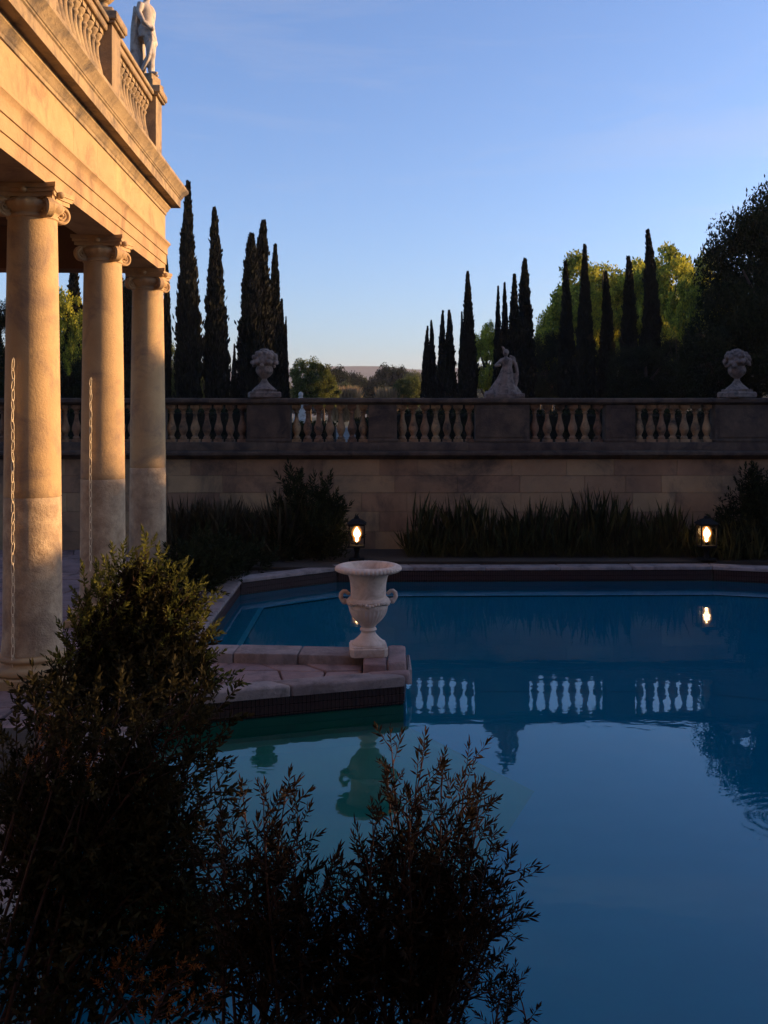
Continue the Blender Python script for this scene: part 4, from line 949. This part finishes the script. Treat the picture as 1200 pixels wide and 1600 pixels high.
def branch_shrub(name, lbl, root, tips, meshes, seed, twigs=14, ss=(.55, .9), tw=.16, cat='shrub', fill=None, fmat=None, LL=.05, LW=.011, cap=300, start=.3, extra=()):
    """main branches run from the root to each tip (photo column, row, distance); side twigs end in leafy sprigs"""
    global rng
    rng = np.random.default_rng(seed); g = random.Random(seed); e = empty(name, root, 0, lbl, cat); rt = Vector(root); cnt = 0
    s = MB(); over = []
    for (u, v, Y) in tips:
        p = at(u, v, Y + g.uniform(-.12, .12)) - rt; a = Vector((g.gauss(0, .08), g.gauss(0, .08), 0))
        c1 = a.lerp(p, .35) + Vector((-p.x * .12, 0, .10)) + Vector((g.gauss(0, .03), g.gauss(0, .03), 0)); c2 = a.lerp(p, .72) + Vector((g.gauss(0, .02), g.gauss(0, .02), .03))
        def bez(t): return a * (1 - t) ** 3 + c1 * 3 * t * (1 - t) ** 2 + c2 * 3 * t * t * (1 - t) + p * t ** 3
        s.tube([bez(i / 9) for i in range(10)], [.009 - .0075 * i / 9 for i in range(10)], 5)
        L = (p - a).length
        for k in range(twigs + 1):
            t = 1 if k == twigs else start + (1 - start) * (k + g.random()) / twigs
            q = bez(min(t, 1)); tg = (bez(min(t + .02, 1)) - bez(min(t, 1) - .02)).normalized()
            if t == 1: d = tg; ln = .0
            else:
                o_ = Vector((g.gauss(0, 1), g.gauss(0, 1), g.gauss(0, 1))); o_ = (o_ - tg * o_.dot(tg)).normalized()
                d = (tg * g.uniform(.5, 1.1) + o_ * g.uniform(.6, 1.1) + Vector((0, 0, .2))).normalized(); ln = tw * (1.15 - t) * g.uniform(.5, 1.3)
                s.tube([q, q + d * ln * .5 + Vector((0, 0, .004)), q + d * ln], [.003, .0022, .0015], 4)
            me = g.choice(meshes); rot = (d.to_track_quat('Z', 'Y') @ Matrix.Rotation(g.uniform(0, 6.28), 3, 'Z').to_quaternion()); sc = g.uniform(*ss)
            if cnt < cap: link('sprig', me, e, loc=q + d * ln, rot=rot.to_euler(), sc=(sc,) * 3); cnt += 1
            else: over.append((me, Matrix.LocRotScale(q + d * ln, rot, Vector((sc,) * 3))))
    for (blobs, N) in ([fill] if fill else []):
        ws = [b_[2] for b_ in blobs]; Ps = []; Ds = []
        for i in range(N // 9):
            c, r, w = g.choices(blobs, ws)[0]; v_ = Vector((g.gauss(0, 1), g.gauss(0, 1), g.gauss(0, 1))).normalized() * g.random() ** .4
            pp = Vector((c[0] + v_.x * r[0], c[1] + v_.y * r[1], c[2] + v_.z * r[2])); d = (v_ * .6 + Vector((g.gauss(0, .5), g.gauss(0, .5), .6))).normalized()
            for j in range(9): Ps.append(pp + d * (j * .012) - rt); Ds.append(d * .8 + Vector((g.gauss(0, .7), g.gauss(0, .7), g.gauss(0, .7))))
        P = np.array([tuple(x) for x in Ps]); D = np.array([tuple(x) for x in Ds])
        f = link('foliage', leaf_mesh('foliage', P, D, LL * rng.uniform(.7, 1.2, len(P)), LW, fmat, True), e); f['kind'] = 'stuff'
    if over:
        bm = bmesh.new()
        for me, mx in over:
            n0 = len(bm.verts); bm.from_mesh(me); bm.verts.ensure_lookup_table(); bmesh.ops.transform(bm, matrix=mx, verts=bm.verts[n0:])
        me = bpy.data.meshes.new('outer_foliage'); bm.to_mesh(me); bm.free(); me.materials.append(meshes[0].materials[0]); link('outer_foliage', me, e)['kind'] = 'stuff'
    s.build('stem', M['stem'], e, 180); return e
Yw = 2.95
branch_shrub('willow_shrub', 'tall dark narrow-leaved shrub rising before the water at bottom centre', (.05, 2.95, ZD),
    [(u, v, Yw) for u, v in ((612, 1172), (604, 1215), (660, 1192), (690, 1225), (728, 1200), (718, 1250), (748, 1262), (752, 1310), (790, 1366), (765, 1412), (765, 1330), (785, 1410), (772, 1455), (745, 1380), (720, 1460), (640, 1260), (586, 1290), (562, 1340), (540, 1375), (700, 1290), (722, 1345), (735, 1440), (705, 1495), (600, 1340), (650, 1340), (560, 1430), (690, 1390), (720, 1420), (640, 1430), (600, 1450), (680, 1500), (675, 1550), (640, 1520), (590, 1530))],
    WS, 101, 16, (.36, .60), .19, fill=([blob(630, 1440, 2.95, 75, 80, 1.2), blob(610, 1540, 2.9, 80, 70, 1), blob(660, 1350, 2.95, 45, 60, .4)], 1500), fmat=M['willow'], start=.45)
branch_shrub('willow_shrub', 'lower dark narrow-leaved shrub between the tall one and the left bush', (-.35, 2.95, ZD),
    [(u, v, Yw) for u, v in ((446, 1242), (412, 1256), (382, 1264), (472, 1285), (462, 1335), (400, 1320), (430, 1385), (508, 1378), (525, 1405), (370, 1400), (352, 1350), (465, 1440), (420, 1470), (545, 1450), (500, 1500), (560, 1540), (380, 1500), (470, 1550), (530, 1580), (420, 1560), (345, 1300))],
    WS, 102, 16, (.36, .60), .19, fill=([blob(430, 1440, 2.95, 60, 80, 1), blob(470, 1530, 2.9, 90, 80, 1.4), blob(540, 1560, 2.9, 60, 60, .8)], 1700), fmat=M['willow'], start=.45)
branch_shrub('seedling', 'small upright leafy sprig at the bottom edge right of the tall shrub', (.40, 2.9, ZD), [(802, 1532, 2.9), (784, 1548, 2.9), (816, 1566, 2.9), (775, 1575, 2.9)], WS, 103, 5, (.3, .5), .10, 'seedling', start=.7)
branch_shrub('leafy_bush', 'large dark bush filling the lower left corner', (-1.3, 3.6, ZD),
    [(u, v, 3.6) for u, v in ((5, 1190), (25, 1150), (52, 1085), (82, 1125), (112, 1100), (150, 1105), (190, 1090), (235, 1100), (275, 1085), (318, 1072), (348, 1100), (300, 1120), (335, 1160), (345, 1215), (330, 1270), (310, 1200), (352, 1335), (345, 1400), (60, 1190), (130, 1165), (200, 1150), (260, 1160), (100, 1220), (180, 1240), (250, 1240), (30, 1230), (300, 1330), (220, 1330), (120, 1330), (40, 1330), (340, 1470), (260, 1430), (160, 1430), (60, 1440), (350, 1540), (200, 1520), (90, 1530))],
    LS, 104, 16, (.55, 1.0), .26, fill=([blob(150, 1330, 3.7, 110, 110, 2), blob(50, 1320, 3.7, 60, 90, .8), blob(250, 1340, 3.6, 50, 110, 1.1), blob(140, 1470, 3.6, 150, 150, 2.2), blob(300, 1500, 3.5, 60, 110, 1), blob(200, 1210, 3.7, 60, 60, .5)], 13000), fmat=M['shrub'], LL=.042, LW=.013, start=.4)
branch_shrub('deck_glint_sprigs', 'orange sprigs coloured as sunlit deck gaps within the lower left bush', (-.95, 3.25, ZD),  # sprigs stand in for sunlit deck glimpsed between the leaves
    [(u, v, 3.42) for u, v in ((240, 1470), (290, 1510), (230, 1540), (330, 1560), (200, 1490), (255, 1560), (180, 1520))], RS, 109, 9, (.28, .45), .12, 'sun glint', start=.6)
branch_shrub('deck_glint_sprigs', 'orange sprigs coloured as sunlit deck gaps in the upper left bush', (-1.45, 3.35, ZD),
    [(u, v, 3.5) for u, v in ((75, 1130), (120, 1125), (160, 1150), (60, 1150), (140, 1190), (100, 1170))], RS, 110, 5, (.2, .32), .07, 'sun glint', start=.8)
branch_shrub('leafy_bush', 'bush with tips coloured a sunlit yellow in front of the middle column', (-2.1, 6.2, ZD),
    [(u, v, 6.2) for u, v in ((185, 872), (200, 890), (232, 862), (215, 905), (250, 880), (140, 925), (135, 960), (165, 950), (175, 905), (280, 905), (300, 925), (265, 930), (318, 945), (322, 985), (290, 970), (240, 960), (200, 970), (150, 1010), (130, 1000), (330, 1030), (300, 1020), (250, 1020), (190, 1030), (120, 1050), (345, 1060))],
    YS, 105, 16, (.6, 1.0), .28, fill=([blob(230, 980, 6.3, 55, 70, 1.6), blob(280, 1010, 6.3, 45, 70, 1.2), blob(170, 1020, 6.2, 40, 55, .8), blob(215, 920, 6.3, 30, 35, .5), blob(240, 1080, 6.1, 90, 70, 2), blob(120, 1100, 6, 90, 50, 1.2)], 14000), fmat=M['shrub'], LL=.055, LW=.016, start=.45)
# shrubs near the wall
shrub('leafy_bush', 'dark spreading bush against the wall left of the left lantern', (-1.4, 15.6, ZD),
      [blob(475, 825, 15.6, 45, 50, 1.2), blob(440, 860, 15.5, 45, 34, 1), blob(508, 850, 15.5, 36, 42, 1), blob(500, 785, 15.6, 22, 22, .3), blob(458, 775, 15.6, 14, 30, .3), blob(522, 805, 15.6, 16, 14, .15)],
      200, 5500, [sprig_mesh(80 + i, .25, 16, .10, .022, M['dark']) for i in range(3)], M['dark'], .2, .09, .022, 106, 20)
shrub('leafy_bush', 'low dark bush at the far left corner of the pool', (-2.6, 12.6, ZD),
      [blob(325, 880, 13.0, 45, 36, 1), blob(295, 900, 12.0, 40, 36, 1), blob(345, 895, 13.4, 30, 24, .5), blob(385, 885, 14.5, 35, 22, .4)],
      200, 4500, [sprig_mesh(84 + i, .22, 16, .08, .022, M['dark']) for i in range(3)], M['dark'], .2, .08, .022, 107, 20)
shrub('leafy_bush', 'tall shadowy bush at the right edge before the wall', (6.2, 15.8, ZD),
      [blob(1172, 830, 15.7, 48, 52, 1.2), blob(1180, 775, 15.7, 18, 40, .4), blob(1135, 855, 15.6, 34, 30, .7), blob(1215, 820, 15.6, 50, 80, 1)],
      200, 9000, [sprig_mesh(88 + i, .25, 16, .09, .022, M['dark']) for i in range(3)], M['dark'], .2, .08, .022, 108, 20)
